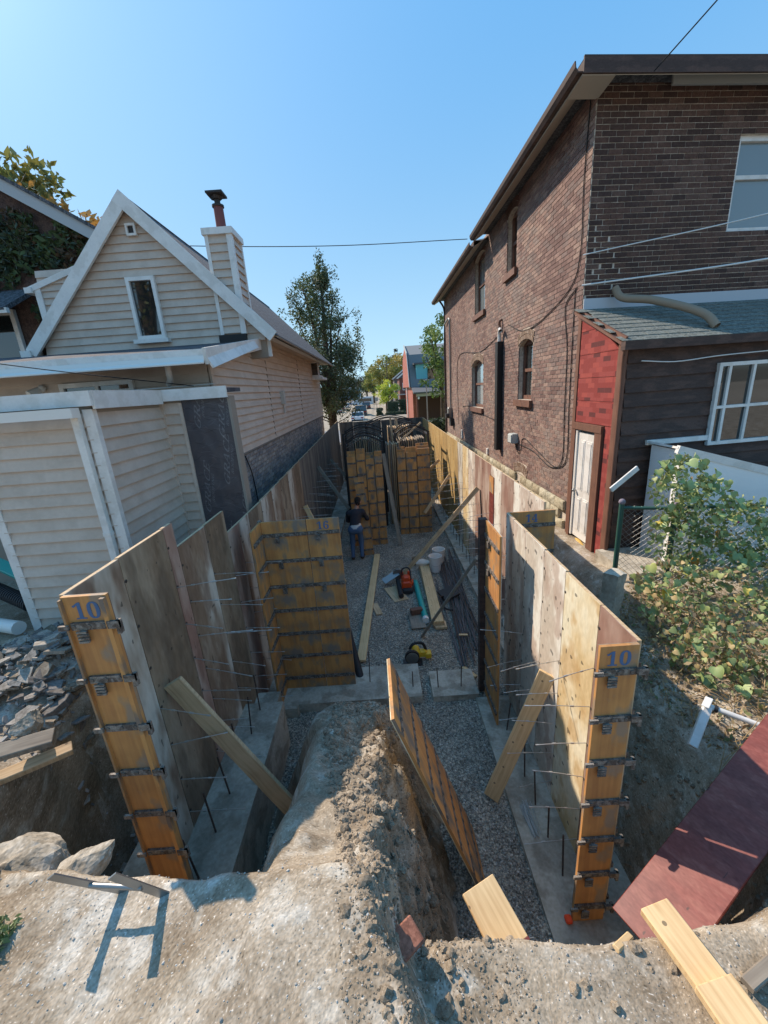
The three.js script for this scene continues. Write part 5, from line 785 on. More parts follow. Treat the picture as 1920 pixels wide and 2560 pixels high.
{ const t = T('parked_van', 'white and dark van turned across the street end', 'van'); t.position.set(-4.2, roadY(-128), -128); t.rotation.y = -.25; const s = new THREE.Shape([[-3, .3], [3, .3], [3, 2.5], [-1.3, 2.55], [-2.2, 1.5], [-3, 1.2]].map(p => new THREE.Vector2(...p))), g = new THREE.ExtrudeGeometry(s, { depth: 2, bevelEnabled: true, bevelSize: .05, bevelThickness: .05, bevelSegments: 1 }); part('body', uvm(g), plain(190, 200, 210, { roughness: .3 }), t); part('side_window', box(-.9, 3.0, 1.2, 2.1, 2.06, 2.1), mat.glass, t); part('windscreen', beam(V(-1.4, 2.4, 1), V(-2.25, 1.5, 1), 1.9, .05, V(-.7, .7, 0)), mat.glass, t); for (const x of [-1.9, 1.9]) part('wheel', rod(V(x, .36, 1.9), V(x, .36, 2.12), .36, .36, 16), mat.rubber, t); }
// red gambrel house with a teal dormer
{
  const h = T('gambrel_house', 'red brick house with grey gambrel roof, teal dormer and porch beyond the pit', 'house'), x0 = 2.75, x1 = 8.5, zf = -32.3, zb = -40;
  const bm = std({ map: worn(256, 1.2, [[164, 92, 76], [148, 80, 66], [176, 108, 92]], { f: 10, seed: 921, grain: 24 }) });
  part('wall', box(x0, x1, -.6, 4.3, zb, zf), bm, h);
  { const s = new THREE.Shape([[-zf - .3, 3.9], [-zf + 1.1, 6.3], [-zf + 3.8, 7.2], [-zb - 1.1, 6.3], [-zb + .3, 3.9]].map(p => new THREE.Vector2(...p))), g = new THREE.ExtrudeGeometry(s, { depth: 5.9, bevelEnabled: false }); g.rotateY(Math.PI / 2); g.translate(x0 - .15, 0, 0); part('roof', uvm(g), plain(122, 124, 124), h); }
  { const s = new THREE.Shape([[-zf - .2, 3.9], [-zf + 1.15, 6.2], [-zf + 3.8, 7.05], [-zb - 1.15, 6.2], [-zb + .2, 3.9]].map(p => new THREE.Vector2(...p))), g = new THREE.ExtrudeGeometry(s, { depth: .06, bevelEnabled: false }); g.rotateY(Math.PI / 2); g.translate(x0 - .22, 0, 0); part('gable_wall', uvm(g), bm, h); }
  part('barge_board', [beam(V(x0 - .24, 3.85, zf + .3), V(x0 - .24, 6.35, zf - 1.1), .22, .06, V(1, 0, 0)), beam(V(x0 - .24, 6.35, zf - 1.1), V(x0 - .24, 7.2, zf - 3.8), .2, .06, V(1, 0, 0))], plain(170, 172, 170), h);
  const d = new THREE.Group(); d.name = 'dormer'; h.add(d); part('cheek', box(x0 + .35, x1 - 1.4, 4.2, 5.5, zf - 1, zf - .02), plain(112, 186, 192), d); part('dormer_roof', box(x0 + .15, x1 - 1.2, 5.5, 5.62, zf - 1.6, zf + .15), plain(96, 96, 98), d); part('window', box(x0 + 1.2, x1 - 2, 4.4, 5.3, zf - .02, zf + .03), mat.glass, d); part('sill', box(x0 + .3, x1 - 1.3, 4.1, 4.2, zf - .5, zf + .1), mat.white, d);
  const p = new THREE.Group(); p.name = 'porch'; h.add(p); part('porch_roof', beam(V((x0 + x1) / 2, 3.9, zf), V((x0 + x1) / 2, 3.45, zf + 2), x1 - x0 + .2, .12, V(0, 1, 0)), plain(92, 94, 98), p); part('porch_beam', box(x0 + .1, x1, 3.2, 3.42, zf + 1.8, zf + 1.95), plain(176, 166, 140), p); for (const x of [x0 + .15, 5, x1 - .2]) part('post', box(x - .06, x + .06, .2, 3.2, zf + 1.8, zf + 1.92), plain(120, 70, 60), p); part('back_wall', box(x0 + .3, x1, 0, 3.3, zf + .0, zf + .04), plain(84, 56, 50), p); part('railing', [beam(V(x0, 1.5, zf + 1.9), V(x1, 1.2, zf + 2.6), .05, .05), beam(V(x0, 1.2, zf + 1.9), V(x1, .8, zf + 2.6), .04, .04)], mat.white, p); part('lamp', xf(cham(.12, .16, .12, .02), x0 + .25, 3.1, zf + 2), mat.white, p);
  part('downpipe', rod(V(x0 - .1, 0, zf - 4.5), V(x0 - .1, 4, zf - 4.5), .06, .06, 8), mat.white, h);
}
function porchHouse(x, z, w, H, cols, label) { const h = T('row_house', label, 'house'), y = roadY(z); part('wall', box(x, x + w, y, y + H, z - 8, z), plain(...cols), h); { const s = new THREE.Shape([[-.4, 0], [w / 2, w * .42], [w + .4, 0]].map(p => new THREE.Vector2(...p))), g = new THREE.ExtrudeGeometry(s, { depth: 8.6, bevelEnabled: false }); g.translate(x, y + H, z - 8.3); part('roof', uvm(g), mat.shingle, h); } part('barge_board', [beam(V(x - .4, y + H, z + .35), V(x + w / 2, y + H + w * .42, z + .35), .25, .08, V(0, 0, 1))], mat.white, h); part('porch_roof', beam(V(x - .6, y + 3.1, z + 1), V(x + w, y + 3.1, z + 1), 2.2, .15), plain(150, 154, 156), h); for (const k of [0, .5, 1]) part('porch_post', box(x - .5 + k * (w + .2), x - .36 + k * (w + .2), y, y + 3.05, z + 1.8, z + 1.94), mat.white, h); windowUnit(h, basis(V(0, 0, z), V(1, 0, 0), V(0, 0, 1)), x + .6, x + 1.8, y + 3.9, y + 5.3, { fw: .1, depth: .1 }); windowUnit(h, new THREE.Matrix4().makeBasis(V(0, 0, 1), V(0, 1, 0), V(-1, 0, 0)).setPosition(x, 0, z - 8), 4, 5.4, y + 3.8, y + 5.3, { fw: .1, depth: .1 }); for (let i = 0; i < 4; i++) part('step', box(x - 1.9 + i * .35, x - .5, y + i * .2, y + i * .2 + .2, z + .4, z + 1.6), mat.concrete, h); }
porchHouse(4.6, -84, 6, 6.2, [112, 70, 60], 'dark brick row house with white porch past the gambrel house'); porchHouse(4.2, -98, 5.5, 6.4, [104, 96, 92], 'grey row house with white porch farther down the street');
simpleTree('yellow_tree', 'small bright yellow green tree on the lawn by the pavement', 1.7, -78, -.4, 6.0, 5.2, [lin(206, 208, 74), lin(178, 190, 66), lin(150, 170, 66)], 131, .16, 70, 50);
simpleTree('broad_tree', 'broad olive tree turning yellow behind the row houses', 4.5, -125, -.5, 15, 13, [lin(150, 146, 66), lin(126, 136, 66), lin(176, 156, 76)], 135, .34, 90, 60); simpleTree('broad_tree', 'rounded green and yellow tree overhanging the street', -1, -135, -.5, 12, 8, [lin(150, 160, 80), lin(180, 176, 92), lin(120, 134, 70)], 139, .3, 80, 40); simpleTree('dark_tree', 'dark brownish tree near the end of the street', -4.5, -190, -.5, 12, 10, [lin(86, 76, 66), lin(70, 70, 58)], 143, .35, 70, 40); simpleTree('dark_tree', 'dark pine-like tree rising above the olive tree', 7, -150, -.5, 19, 7, [lin(70, 78, 62), lin(60, 70, 56)], 147, .3, 70, 40);
simpleTree('dark_tree', 'grey green tree far beyond the blue building', -14, -230, -.5, 13, 14, [lin(98, 110, 96), lin(84, 96, 86)], 149, .4, 70, 40);
{ const h = T('flat_building', 'distant pale blue flat-roofed building at the end of the street', 'building'); part('wall', box(-22, -8, -.6, 5, -214, -206), plain(120, 140, 152), h); part('roof_band', box(-22.5, -7.6, 5, 5.8, -214.4, -205.6), plain(190, 196, 198), h); for (let i = 0; i < 5; i++) part('window', box(-20.5 + i * 2.5, -19 + i * 2.5, 2.6, 4.2, -206, -205.9), mat.glass, h); }
// clipped hedge and shrubs
{ const hedge = (name, label, x0, x1, y1, z0, z1, s) => { const t = T(name, label, 'hedge'), cl = [], q = rng(s), y = roadY(z0); for (let i = 0; i < 60; i++) cl.push([mix(x0, x1, q()), y + y1 * q(), mix(z0, z1, q()), .22, .2, .22]); part('core', box(x0 + .1, x1 - .1, y, y + y1 - .05, z1 + .1, z0 - .1), plain(40, 50, 28), t); crownPart(t, crown(cl, 60, .09, [lin(58, 76, 40), lin(46, 62, 34)], s)); }; hedge('clipped_hedge', 'low clipped dark hedge on the lawn by the gambrel house', 1.2, 4.6, .8, -66, -67, 161); hedge('round_shrub', 'round dark shrub on the lawn behind the low hedge', 1.6, 3.6, 2.2, -71, -73, 163); hedge('round_shrub', 'lighter rounded shrub beside the row house steps', 3.9, 5.2, 2.4, -74, -76, 165); hedge('round_shrub', 'small dark shrub at the pavement edge by the sign post', -.2, .7, 1.3, -68, -69.5, 167); hedge('clipped_hedge', 'low green hedge behind the formwork beside the brick house', 2.6, 5, .9, -23.2, -24.2, 169); }
{ const t = T('street_sign', 'grey street sign on a thin pole at the pavement', 'sign'); part('pole', rod(V(-.15, -.5, -68.5), V(-.15, 2.6, -68.5), .04, .04, 6), mat.steel, t); part('plate', box(-.4, .1, 2.1, 2.7, -68.46, -68.42), mat.steel, t); }
one('steel_pole', rod(V(2.75, .2, -23), V(2.72, 3.9, -23), .03, .03, 8), mat.steel, 'thin grey pole standing behind the long right wall', 'pole');
one('waste_bin', xf(cham(.5, .8, .5, .06), 1.6, 1.5, -23.5), mat.steelDark, 'dark bin behind the far end wall', 'bin');
for (const [y, z, x0, x1, l] of [[6.6, -50, -12, 3.2, 'street wire running into the gable of the gambrel house'], [9.2, -110, -20, 3, 'highest of the thin wires crossing the distant street'], [7.4, -110, -20, 3, 'middle one of the thin wires crossing the distant street'], [5.4, -110, -20, 3, 'lowest of the thin wires crossing the distant street']]) one('street_wire', tube([V(x0, y, z), V((x0 + x1) / 2, y - .3, z), V(x1, y + .2, z)], z < -100 ? .03 : .018, 4, 12), mat.cable, l, 'cable');
one('utility_pole', rod(V(3, -.6, -112), V(3, 11, -112), .13, .1, 8), mat.bark, 'wooden utility pole among the trees down the street', 'pole');
// ---------- yard in the foreground ----------
// flat steel frame lying over the edge of the hole
{
  const t = T('shoring_frame', 'flat steel bar frame with bolt holes lying over the edge of the left hole', 'frame'), a = [V(-1.43, 2.13, -1.13), V(-1.18, 2.125, -1.12)], c = [V(-1.294, 1.905, -1.21), V(-1.075, 1.9, -1.185)];
  a.forEach((p, i) => { const d = c[i].clone().sub(p), e = p.clone().addScaledVector(d, 1.75); const s = new THREE.Shape([[0, -.018], [e.distanceTo(p), -.018], [e.distanceTo(p), .018], [0, .018]].map(k => new THREE.Vector2(...k))); for (const hx of [.02, .065]) { const h = new THREE.Path(); h.absarc(hx, 0, .006, 0, 6.3); s.holes.push(h); } const g = new THREE.ExtrudeGeometry(s, { depth: .006, bevelEnabled: false, curveSegments: 8 }); const x = d.clone().normalize(), z = V().crossVectors(x, V(.86, -1, .8).normalize()).normalize(), y = V().crossVectors(z, x); const n = V().crossVectors(x, z); g.applyMatrix4(new THREE.Matrix4().makeBasis(x, z, n).setPosition(p)); part('flat_bar', uvm(g), mat.steel, t); });
  const m = (i) => a[i].clone().lerp(c[i], .62); part('cross_tube', rod(m(0), m(1), .011, .011, 10), mat.steel, t);
}
mat.oldConcrete = std({ map: worn(512, .8, [[168, 158, 142], [146, 136, 120], [186, 178, 164]], { f: 8, seed: 971, grain: 26 }), bumpMap: grit, bumpScale: .008, roughness: 1 });
// concrete lumps and boards by the hole
function chunk(r, x, y, z, s, seed, label, sc = [1, .8, 1], m = mat.oldConcrete) { return one('concrete_chunk', xf(rock(r, seed, ...sc), x, y, z, .2 * seed % 1, seed, .1), m, label, 'rubble'); }
chunk(.24, -2.02, 1.66, -1.46, 1, 3, 'large angular concrete lump at the edge of the left hole', [1.1, .75, .8]); chunk(.14, -1.66, 1.72, -1.4, 1, 7, 'smaller pale concrete lump between the steel frame and the hole', [1.4, .7, .8]); chunk(.09, -2.72, 1.72, -2.42, 1, 11, 'rounded pale boulder on the rubble heap', [1.4, 1.2, 1.2]);
board('old_board', V(-2.15, 1.9, -1.52), V(-1.72, 1.93, -1.02), .1, .03, V(0, 1, 0), mat.greywood, 'weathered board lying beside the large concrete lump', 'board');
board('old_board', V(-3.2, 1.72, -2.0), V(-2.5, 1.66, -2.35), .12, .05, V(0, 1, .3), mat.greywood, 'grey timber beam at the edge of the rubble', 'board'); board('old_board', V(-3.1, 1.55, -1.9), V(-2.45, 1.5, -2.4), .09, .05, V(0, 1, .3), mat.lumber2, 'thinner timber below the grey beam at the rubble', 'board');
// rubble of broken slabs
{
  const t = T('rubble_heap', 'heap of broken grey slabs and shingles in front of the annex', 'rubble'), q = rng(77), ms = [[140, 134, 126], [120, 116, 112], [162, 154, 142], [104, 98, 92], [134, 122, 106]].map((c, i) => std({ map: worn(128, .5, [c, c.map(v => v - 26), c.map(v => v + 16)], { f: 8, seed: 940 + i, grain: 24 }), roughness: .95 }));
  const geos = [0, 1, 2, 3, 4].map(i => { const n = 4 + i % 3, pts = []; for (let k = 0; k < n; k++) { const a = k / n * 6.28 + q() * .6; pts.push(new THREE.Vector2(Math.cos(a) * (.06 + .03 * q()) * (1 + .5 * (i % 2)), Math.sin(a) * (.05 + .03 * q()))); } const g = new THREE.ExtrudeGeometry(new THREE.Shape(pts), { depth: .012 + .014 * (i % 3), bevelEnabled: true, bevelSize: .003, bevelThickness: .003, bevelSegments: 1 }); g.rotateX(-HP); return uvm(g); });
  for (let i = 0; i < 290; i++) { const x = -4.1 + q() * 1.5, z = -3.98 + q() * 1.4; const hgt = groundY(x, z) + .3 * Math.exp(-Math.pow((x + 3.3) / .7, 2) - Math.pow((z + 3.3) / .5, 2)); if (x > -2.75 + .2 * (z + 3) && q() > .2) continue; const m = shadow(new THREE.Mesh(geos[Math.floor(q() * 5)], ms[Math.floor(q() * 5)])); m.name = 'broken_slab'; m.position.set(x, hgt + .02 + .05 * q(), z); m.rotation.set((q() - .5) * .9, q() * 6.3, (q() - .5) * .9); m.scale.setScalar(.55 + 1.0 * q() * q()); t.add(m); }
  { const L = 900, im = shadow(new THREE.InstancedMesh(geos[1], plain(255, 255, 255, { roughness: 1 }), L)), c = new THREE.Color(); for (let i = 0; i < L; i++) { const x = -4.2 + q() * 1.75, z = -3.98 + q() * 1.6, y = groundY(x, z) + .3 * Math.exp(-Math.pow((x + 3.3) / .7, 2) - Math.pow((z + 3.3) / .5, 2)); instE.set((q() - .5) * 2, q() * 6.3, (q() - .5) * 2); instQ.setFromEuler(instE); const s = .12 + .4 * q() * q(); instM.compose(V(x, y + .02 * q(), z), instQ, V(s, s * 1.6, s)); im.setMatrixAt(i, instM); const k = .12 + .3 * q(); c.setRGB(k, k * .95, k * .88); im.setColorAt(i, c); } im.name = 'fragments'; im.userData.kind = 'stuff'; t.add(im); }
  const mg = new THREE.PlaneGeometry(2.6, 2.0, 50, 40); mg.rotateX(-HP); mg.translate(-3.4, 0, -3.15); const p = mg.attributes.position; for (let i = 0; i < p.count; i++) { const x = p.getX(i), z = p.getZ(i), e = Math.exp(-Math.pow((x + 3.3) / .7, 2) - Math.pow((z + 3.3) / .5, 2)); p.setY(i, groundY(x, z) - .03 + .31 * e + .05 * (fbm(x * 8, z * 8, 951, 3) - .5)); } mg.computeVertexNormals(); part('rubble_bed', mg, std({ map: soilTex, roughness: 1 }), t);
}
board('old_board', V(-3.15, 1.72, -3.42), V(-3.02, 1.86, -3.1), .16, .03, V(.3, 1, .2), mat.greywood, 'dark shingle-like board lying on the rubble heap', 'board');
board('old_board', V(-3.1, 1.5, -2.62), V(-2.62, 1.56, -3.2), .05, .05, V(0, 1, 0), mat.greywood, 'thin timber edging between the rubble and the hole', 'board');
// pipes beside the annex
one('drain_pipe', rod(V(-4.18, 1.62, -4.0), V(-5.2, 1.6, -4.35), .075, .075, 16), mat.pvc, 'white plastic pipe lying beside the annex corner', 'pipe'); { const pts = []; const g = []; for (let i = 0; i < 40; i++) g.push(rod(V(-4.25 - i * .035, 1.75 + i * .006, -4.3 - i * .015), V(-4.268 - i * .035, 1.753 + i * .006, -4.308 - i * .015), .085, .085, 12)); g.push(rod(V(-4.25, 1.75, -4.3), V(-5.6, 1.98, -4.9), .075, .075, 12)); one('drain_pipe', g, mat.rubber, 'black corrugated pipe behind the white pipe', 'pipe'); } board('tarp_roll', V(-4.3, 2.02, -4.45), V(-5.6, 2.1, -5.2), .14, .06, V(0, 1, .4), mat.teal, 'teal plastic strip behind the corrugated pipe', 'plastic');
// brick, offcuts
one('loose_brick', xf(cham(.115, .062, .1, .006), -.04, groundY(-.04, -1.12) + .07, -1.12, .35, .6, -.2), plain(166, 112, 92, { map: brickSpeckle, roughness: .95 }), 'broken red brick lying in the gully of dug soil', 'brick');
{ const t = T('plywood_offcut', 'yellow plywood offcut with reddish edge at the pit brink', 'plywood'), M = new THREE.Matrix4().makeRotationFromEuler(new THREE.Euler(.25, .42, -.1)).setPosition(.41, 1.28, -1.36); part('sheet', cham(.2, .024, .27, .003).applyMatrix4(M), mat.lumber, t); part('edge_strip', xf(cham(.2, .034, .014, .002), 0, 0, .142).applyMatrix4(M), mat.redPly, t); part('nail', rod(V(.1, .0, .14), V(.125, .004, .15), .002, .002, 5).applyMatrix4(M), mat.steel, t); }
board('timber', V(1.13, groundY(1.13, -1.16) + .07, -1.25), V(1.36, groundY(1.3, -.6) + .12, -.25), .15, .04, V(0, 1, 0), mat.lumber, 'long pale timber on the ground pointing over the pit edge', 'timber');
board('timber', V(1.17, groundY(1.2, -.95) + .13, -.965), V(1.3, groundY(1.2, -.6) + .16, -.2), .17, .04, V(0, 1, 0), mat.lumber, 'short pale timber lying across the long one', 'timber');
board('offcut', V(.88, groundY(.9, -1.15) + .02, -1.12), V(1.0, groundY(1.0, -1.2) + .05, -1.2), .03, .02, V(0, 1, 0), mat.lumber, 'small pale stick beside the red sheet', 'offcut'); board('offcut', V(.66, .9, -1.3), V(.71, .78, -1.24), .03, .015, V(0, 0, 1), mat.lumber, 'small stick stuck in the slope of the pit front', 'offcut');
// red sheet lying on the right bank
{ const a = V(1.24, .9, -1.4), b = V(2.75, 1.62, -2.12); const g = beam(a, b, .36, .02, V(-.5, .85, .1), .003); one('red_sheet', g, mat.redPly, 'large red-faced plywood sheet lying on the right bank', 'plywood'); }
board('old_board', V(1.9, groundY(1.9, -1.2) + .03, -1.2), V(1.36, groundY(1.36, -1.0) + .03, -1.0), .05, .03, V(0, 1, 0), mat.greywood, 'thin grey stick beside the red sheet', 'board'); chunk(.08, 1.95, groundY(1.95, -1.3) + .02, -1.3, 1, 17, 'pale concrete piece beside the red sheet', [1.6, .7, .8]);
// white square pipe stuck in the bank
{ const t = T('downspout_piece', 'white downspout piece with round pipe sticking out of the right bank', 'pipe'), y = groundY(2.5, -2.6); part('elbow', beam(V(2.28, y + .03, -2.45), V(2.5, y + .24, -2.62), .06, .05, V(0, 1, .5), .005), mat.white, t); part('pipe', rod(V(2.52, y + .24, -2.62), V(2.86, y + .2, -2.36), .022, .022, 12), mat.white, t); part('collar', rod(V(2.54, y + .238, -2.605), V(2.56, y + .236, -2.59), .028, .028, 12), mat.rubber, t); part('bracket', xf(cham(.14, .008, .05, .002), 2.5, y + .275, -2.63, 0, .7), mat.white, t); }
// concrete post, slab and chain-link fence
one('concrete_post', (() => { const g = new THREE.BoxGeometry(.17, .95, .17, 6, 26, 6), p = g.attributes.position; for (let i = 0; i < p.count; i++) { const k = .035 * (fbm(p.getX(i) * 9 + p.getZ(i) * 7 + 9, p.getY(i) * 6 + 9, 991, 3) - .5) * 2; p.setXYZ(i, p.getX(i) * (1 + k * 3) + k * .5, p.getY(i) + (p.getY(i) > .45 ? k * 2 : 0), p.getZ(i) * (1 + k * 3)); } g.computeVertexNormals(); return xf(uvm(g), 2.58, 1.2, -4.2, .03, .5, -.05); })(), mat.concrete, 'broken concrete post at the corner of the garden bank', 'post');
struct('garden_slab', box(3.3, 9, 1.0, 1.22, -5.9, -5.0), mat.concrete);
{
  const t = T('chain_fence', 'green chain-link fence on the garden bank below the lean-to', 'fence'), pm = plain(44, 84, 74, { roughness: .5 });
  const p0 = V(3.12, 1.14, -5.05), p1 = V(3.62, 1.14, -4.75), p2 = V(7.4, 1.14, -4.0), top = 2.24;
  for (const p of [p0, p1]) { const s = new THREE.Group(); s.name = 'post'; t.add(s); part('tube', rod(V(p.x, .95, p.z), V(p.x, top, p.z), .032, .032, 12), pm, s); part('cap', xf(lump(.042, 1, 0, 2), p.x, top + .02, p.z), plain(130, 120, 130), s); }
  part('top_rail', rod(V(p0.x, top - .06, p0.z), V(p1.x, top - .02, p1.z), .022, .022, 8), pm, t); part('top_rail', rod(V(p1.x, top - .0, p1.z), V(p2.x, top - .02, p2.z), .022, .022, 8), pm, t);
  const g = [], net = (a, b) => { const d = b.clone().sub(a); d.y = 0; const L = d.length(), s = .075, h = top - 1.2, n = Math.ceil((L + h) / s); for (let i = 0; i < n; i++) for (const dir of [1, -1]) { let u0 = i * s - (dir > 0 ? h : 0), u1 = u0 + h, y0 = 1.18, y1 = 1.18 + h; if (dir < 0) { u0 = i * s; u1 = u0 - h; } const cl = (u, y) => { if (dir > 0) { if (u < 0) return [0, y + -u]; if (u > L) return [L, y - (u - L)]; } else { if (u < 0) return [0, y + u]; if (u > L) return [L, y + (u - L)]; } return [u, y]; }; [u0, y0] = cl(u0, y0); [u1, y1] = cl(u1, y1); if (Math.abs(u1 - u0) < .01) continue; g.push(rod(V(a.x + d.x * u0 / L, y0, a.z + d.z * u0 / L), V(a.x + d.x * u1 / L, y1, a.z + d.z * u1 / L), .0022, .0022, 3, true)); } }; net(p0, p1); net(p1, p2); part('wire_mesh', g, mat.steel, t);
}
// white lean shed wall behind the fence
{ const t = T('white_lean_shed', 'white painted shed with a sloping top behind the chain-link fence', 'shed'); const mk = (d, z, m, o, nm) => { const s = new THREE.Shape([[3.98, 1.2], [3.98, 2.84 + o], [7.6, 1.74 + o], [7.6, 1.2]].map(p => new THREE.Vector2(...p))), g = new THREE.ExtrudeGeometry(s, { depth: d, bevelEnabled: false }); g.translate(0, 0, z); part(nm, uvm(g), m, t); }; mk(.6, -5.88, plain(238, 238, 236, { roughness: .5 }), 0, 'body'); part('top_trim', beam(V(3.94, 2.86, -5.3), V(7.6, 1.76, -5.3), .1, .06, V(0, 0, 1)), mat.white, t); part('top_sheet', beam(V(3.94, 2.88, -5.6), V(7.6, 1.78, -5.6), .62, .03, V(.29, .95, 0)), mat.white, t); part('corner_board', box(3.96, 4.04, 1.2, 2.8, -5.275, -5.25), mat.white, t); }
board('handrail', V(3.1, 2.36, -5.3), V(3.5, 2.62, -5.4), .07, .03, V(0, 0, 1), mat.white, 'short white board fixed near the fence post', 'board');
// climbing vine over fence and bank
{
  const t = T('garden_vine', 'climbing vine with heart-shaped leaves spilling over fence and bank', 'vine'), q = rng(88);
  const hs = new THREE.Shape(); hs.moveTo(0, -.5); hs.bezierCurveTo(.12, -.3, .5, -.1, .42, .22); hs.bezierCurveTo(.36, .46, .1, .46, 0, .3); hs.bezierCurveTo(-.1, .46, -.36, .46, -.42, .22); hs.bezierCurveTo(-.5, -.1, -.12, -.3, 0, -.5);
  const lg = [0, 1, 2].map(v => { const g = new THREE.ShapeGeometry(hs, 5), p = g.attributes.position; for (let i = 0; i < p.count; i++) { const x = p.getX(i), y = p.getY(i); p.setZ(i, Math.abs(x) * (.25 + .15 * v) - y * y * .3 + .05 * Math.sin(y * 9 + v)); } g.computeVertexNormals(); return g; });
  const lm = [[150, 168, 104], [164, 180, 118], [136, 152, 94], [186, 190, 110], [226, 204, 96]].map(c => new THREE.MeshPhysicalMaterial({ color: rgb(...c), roughness: .55, transmission: .2, thickness: 0, side: THREE.DoubleSide }));
  const inst = [];
  const put = (x, y, z, s, k) => { const m = shadow(new THREE.Mesh(lg[Math.floor(q() * 3)], lm[k ?? (q() > .94 ? 4 : Math.floor(q() * 4))])); m.name = 'leaf'; m.position.set(x, y, z); m.rotation.set(-.7 + (q() - .5) * 1.2, (q() - .5) * 1.6, (q() - .5) * 1.4); m.scale.setScalar(s); t.add(m); };
  // bushy masses: [x, y, z, rx, ry, rz]
  const B = [[3.56, 2.5, -4.66, .34, .4, .22], [3.85, 2.25, -4.6, .36, .36, .24], [4.25, 2.0, -4.5, .4, .34, .26], [4.75, 1.85, -4.35, .45, .34, .28], [5.4, 1.75, -4.2, .6, .36, .3], [3.55, 1.9, -4.62, .3, .4, .2], [3.95, 1.6, -4.45, .4, .36, .26], [4.6, 1.5, -4.25, .5, .34, .3], [3.3, 1.45, -4.25, .36, .3, .3], [3.8, 1.42, -3.95, .45, .34, .34], [4.5, 1.42, -3.8, .55, .34, .36], [3.05, 1.3, -3.75, .34, .26, .34], [3.5, 1.36, -3.4, .45, .3, .4], [4.2, 1.4, -3.2, .55, .32, .42], [2.95, 1.22, -3.2, .3, .22, .32], [3.35, 1.3, -2.85, .42, .28, .38], [3.9, 1.36, -2.6, .5, .3, .4]];
  const on = (e) => { const u = q() * 2 - 1, a = q() * 6.28, k = Math.sqrt(1 - u * u), r = .75 + .35 * q(); return [e[0] + Math.cos(a) * k * e[3] * r, e[1] + Math.abs(u) * e[4] * r * (q() > .25 ? 1 : -1), e[2] + Math.sin(a) * k * e[5] * r]; };
  for (let n = 0; n < 290; n++) { const e = B[Math.floor(Math.pow(q(), 1.3) * B.length)], p = on(e); p[2] += .06; put(...p, .08 + .07 * q()); }
  { const g = lg[0], L = 1500, m = shadow(new THREE.InstancedMesh(g, new THREE.MeshPhysicalMaterial({ color: 0xffffff, roughness: .6, transmission: .2, thickness: 0, side: THREE.DoubleSide }), L)), c = new THREE.Color(); for (let n = 0; n < L; n++) { const e = B[Math.floor(q() * B.length)], p = on(e), dry = e[1] < 1.48 && q() < .3; instE.set(-.7 + (q() - .5) * 1.6, (q() - .5) * 2, (q() - .5) * 2); instQ.setFromEuler(instE); const s = .04 + .05 * q(); instM.compose(V(...p), instQ, V(s, s, s)); m.setMatrixAt(n, instM); c.setRGB(...(dry ? lin(190, 164, 110) : [lin(144, 156, 94), lin(128, 140, 84), lin(166, 172, 106)][Math.floor(q() * 3)])); m.setColorAt(n, c); } m.name = 'foliage'; m.userData.kind = 'stuff'; t.add(m); }
  const P = [], N = [], C = []; for (let i = 0; i < 7000; i++) { const e = B[Math.floor(q() * B.length)], u = q() * 2 - 1, a = q() * 6.28, k = Math.sqrt(1 - u * u) * Math.sqrt(q()), dry = e[1] < 1.48 ? .55 : .12; leafTri(P, N, C, V(e[0] + Math.cos(a) * k * e[3] * 1.05, e[1] + u * e[4], e[2] + Math.sin(a) * k * e[5] * 1.05), .015 + .03 * q(), q, q() < dry ? [lin(176, 152, 112), lin(196, 170, 126), lin(150, 124, 92)][Math.floor(q() * 3)] : [lin(124, 142, 84), lin(108, 128, 72), lin(146, 158, 100)][Math.floor(q() * 3)]); }
  for (let i = 0; i < 3500; i++) { const z = -2.2 - q() * 2.5, x = 2.5 + q() * 1.4 + .1 * (z + 2), y = groundY(x, z) + .01 + .14 * q() * ss(2.5, 2.9, x); leafTri(P, N, C, V(x, y, z), .012 + .022 * q(), q, [lin(172, 148, 108), lin(190, 164, 120), lin(146, 120, 88), lin(130, 136, 86)][Math.floor(q() * 4)]); }
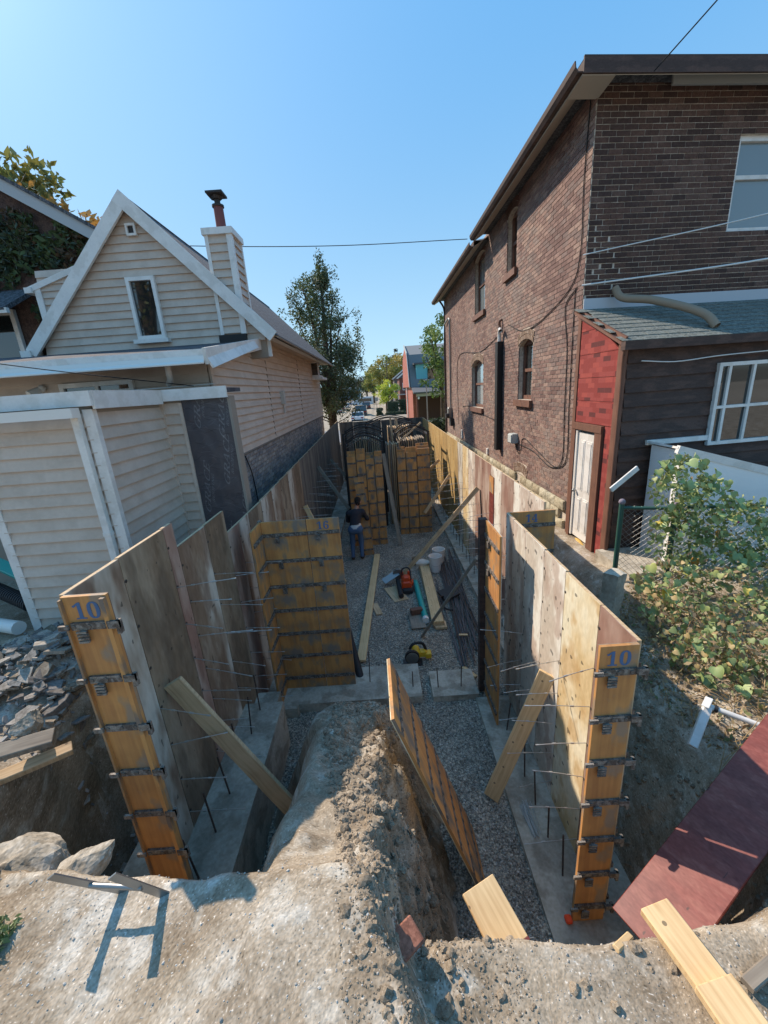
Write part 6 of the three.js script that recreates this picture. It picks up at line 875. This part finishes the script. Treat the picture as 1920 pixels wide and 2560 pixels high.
  const g = new THREE.BufferGeometry(); g.setAttribute('position', new THREE.Float32BufferAttribute(P, 3)); g.setAttribute('normal', new THREE.Float32BufferAttribute(N, 3)); g.setAttribute('color', new THREE.Float32BufferAttribute(C, 3)); const m = shadow(new THREE.Mesh(g, leafMat)); m.name = 'small_leaves'; m.userData.kind = 'stuff'; t.add(m);
  const st = []; for (let i = 0; i < 260; i++) { const z = -2.2 - q() * 2.5, x = 2.45 + q() * 2 + .1 * (z + 2), y = groundY(x, z), a = q() * 6.3, L = .12 + .3 * q(); st.push(tube([V(x, y + .01, z), V(x + Math.cos(a) * L * .4, y + .12 * q() + .05, z + Math.sin(a) * L * .4), V(x + Math.cos(a + .5) * L, y + .05 * q(), z + Math.sin(a + .5) * L)], .0028, 3, 6)); } part('stems', st, plain(158, 132, 92), t);
  const fm = plain(206, 70, 150); for (let i = 0; i < 5; i++) { const x = 3.7 + q() * 2.6; part('flower', xf(lump(.016, i, .3, 1), x, 2.0 + .4 * q(), mix(-4.8, -4.15, (x - 3.5) / 3.6) + .12), fm, t); }
  const dm = plain(196, 148, 66); for (const [x, y] of [[3.85, 1.55], [4.1, 1.9], [4.9, 1.5]]) part('dry_pod', xf(lump(.05, 4, .4, 1), x, y, -4.6), dm, t);
}
// tuft of weed at the lower left
{ const t = T('weed_tuft', 'pale green weed growing at the left of the trodden yard', 'weed'), P = [], N = [], C = [], q = rng(99); for (let i = 0; i < 260; i++) leafTri(P, N, C, V(-1.72 + (q() - .5) * .16, groundY(-1.72, -1.06) + .05 * q(), -1.08 + (q() - .5) * .14), .012 + .012 * q(), q, [lin(136, 150, 96), lin(112, 130, 78)][Math.floor(q() * 2)]); const g = new THREE.BufferGeometry(); g.setAttribute('position', new THREE.Float32BufferAttribute(P, 3)); g.setAttribute('normal', new THREE.Float32BufferAttribute(N, 3)); g.setAttribute('color', new THREE.Float32BufferAttribute(C, 3)); const m = shadow(new THREE.Mesh(g, leafMat)); m.name = 'leaves'; t.add(m); }
renderer.render(scene, camera);
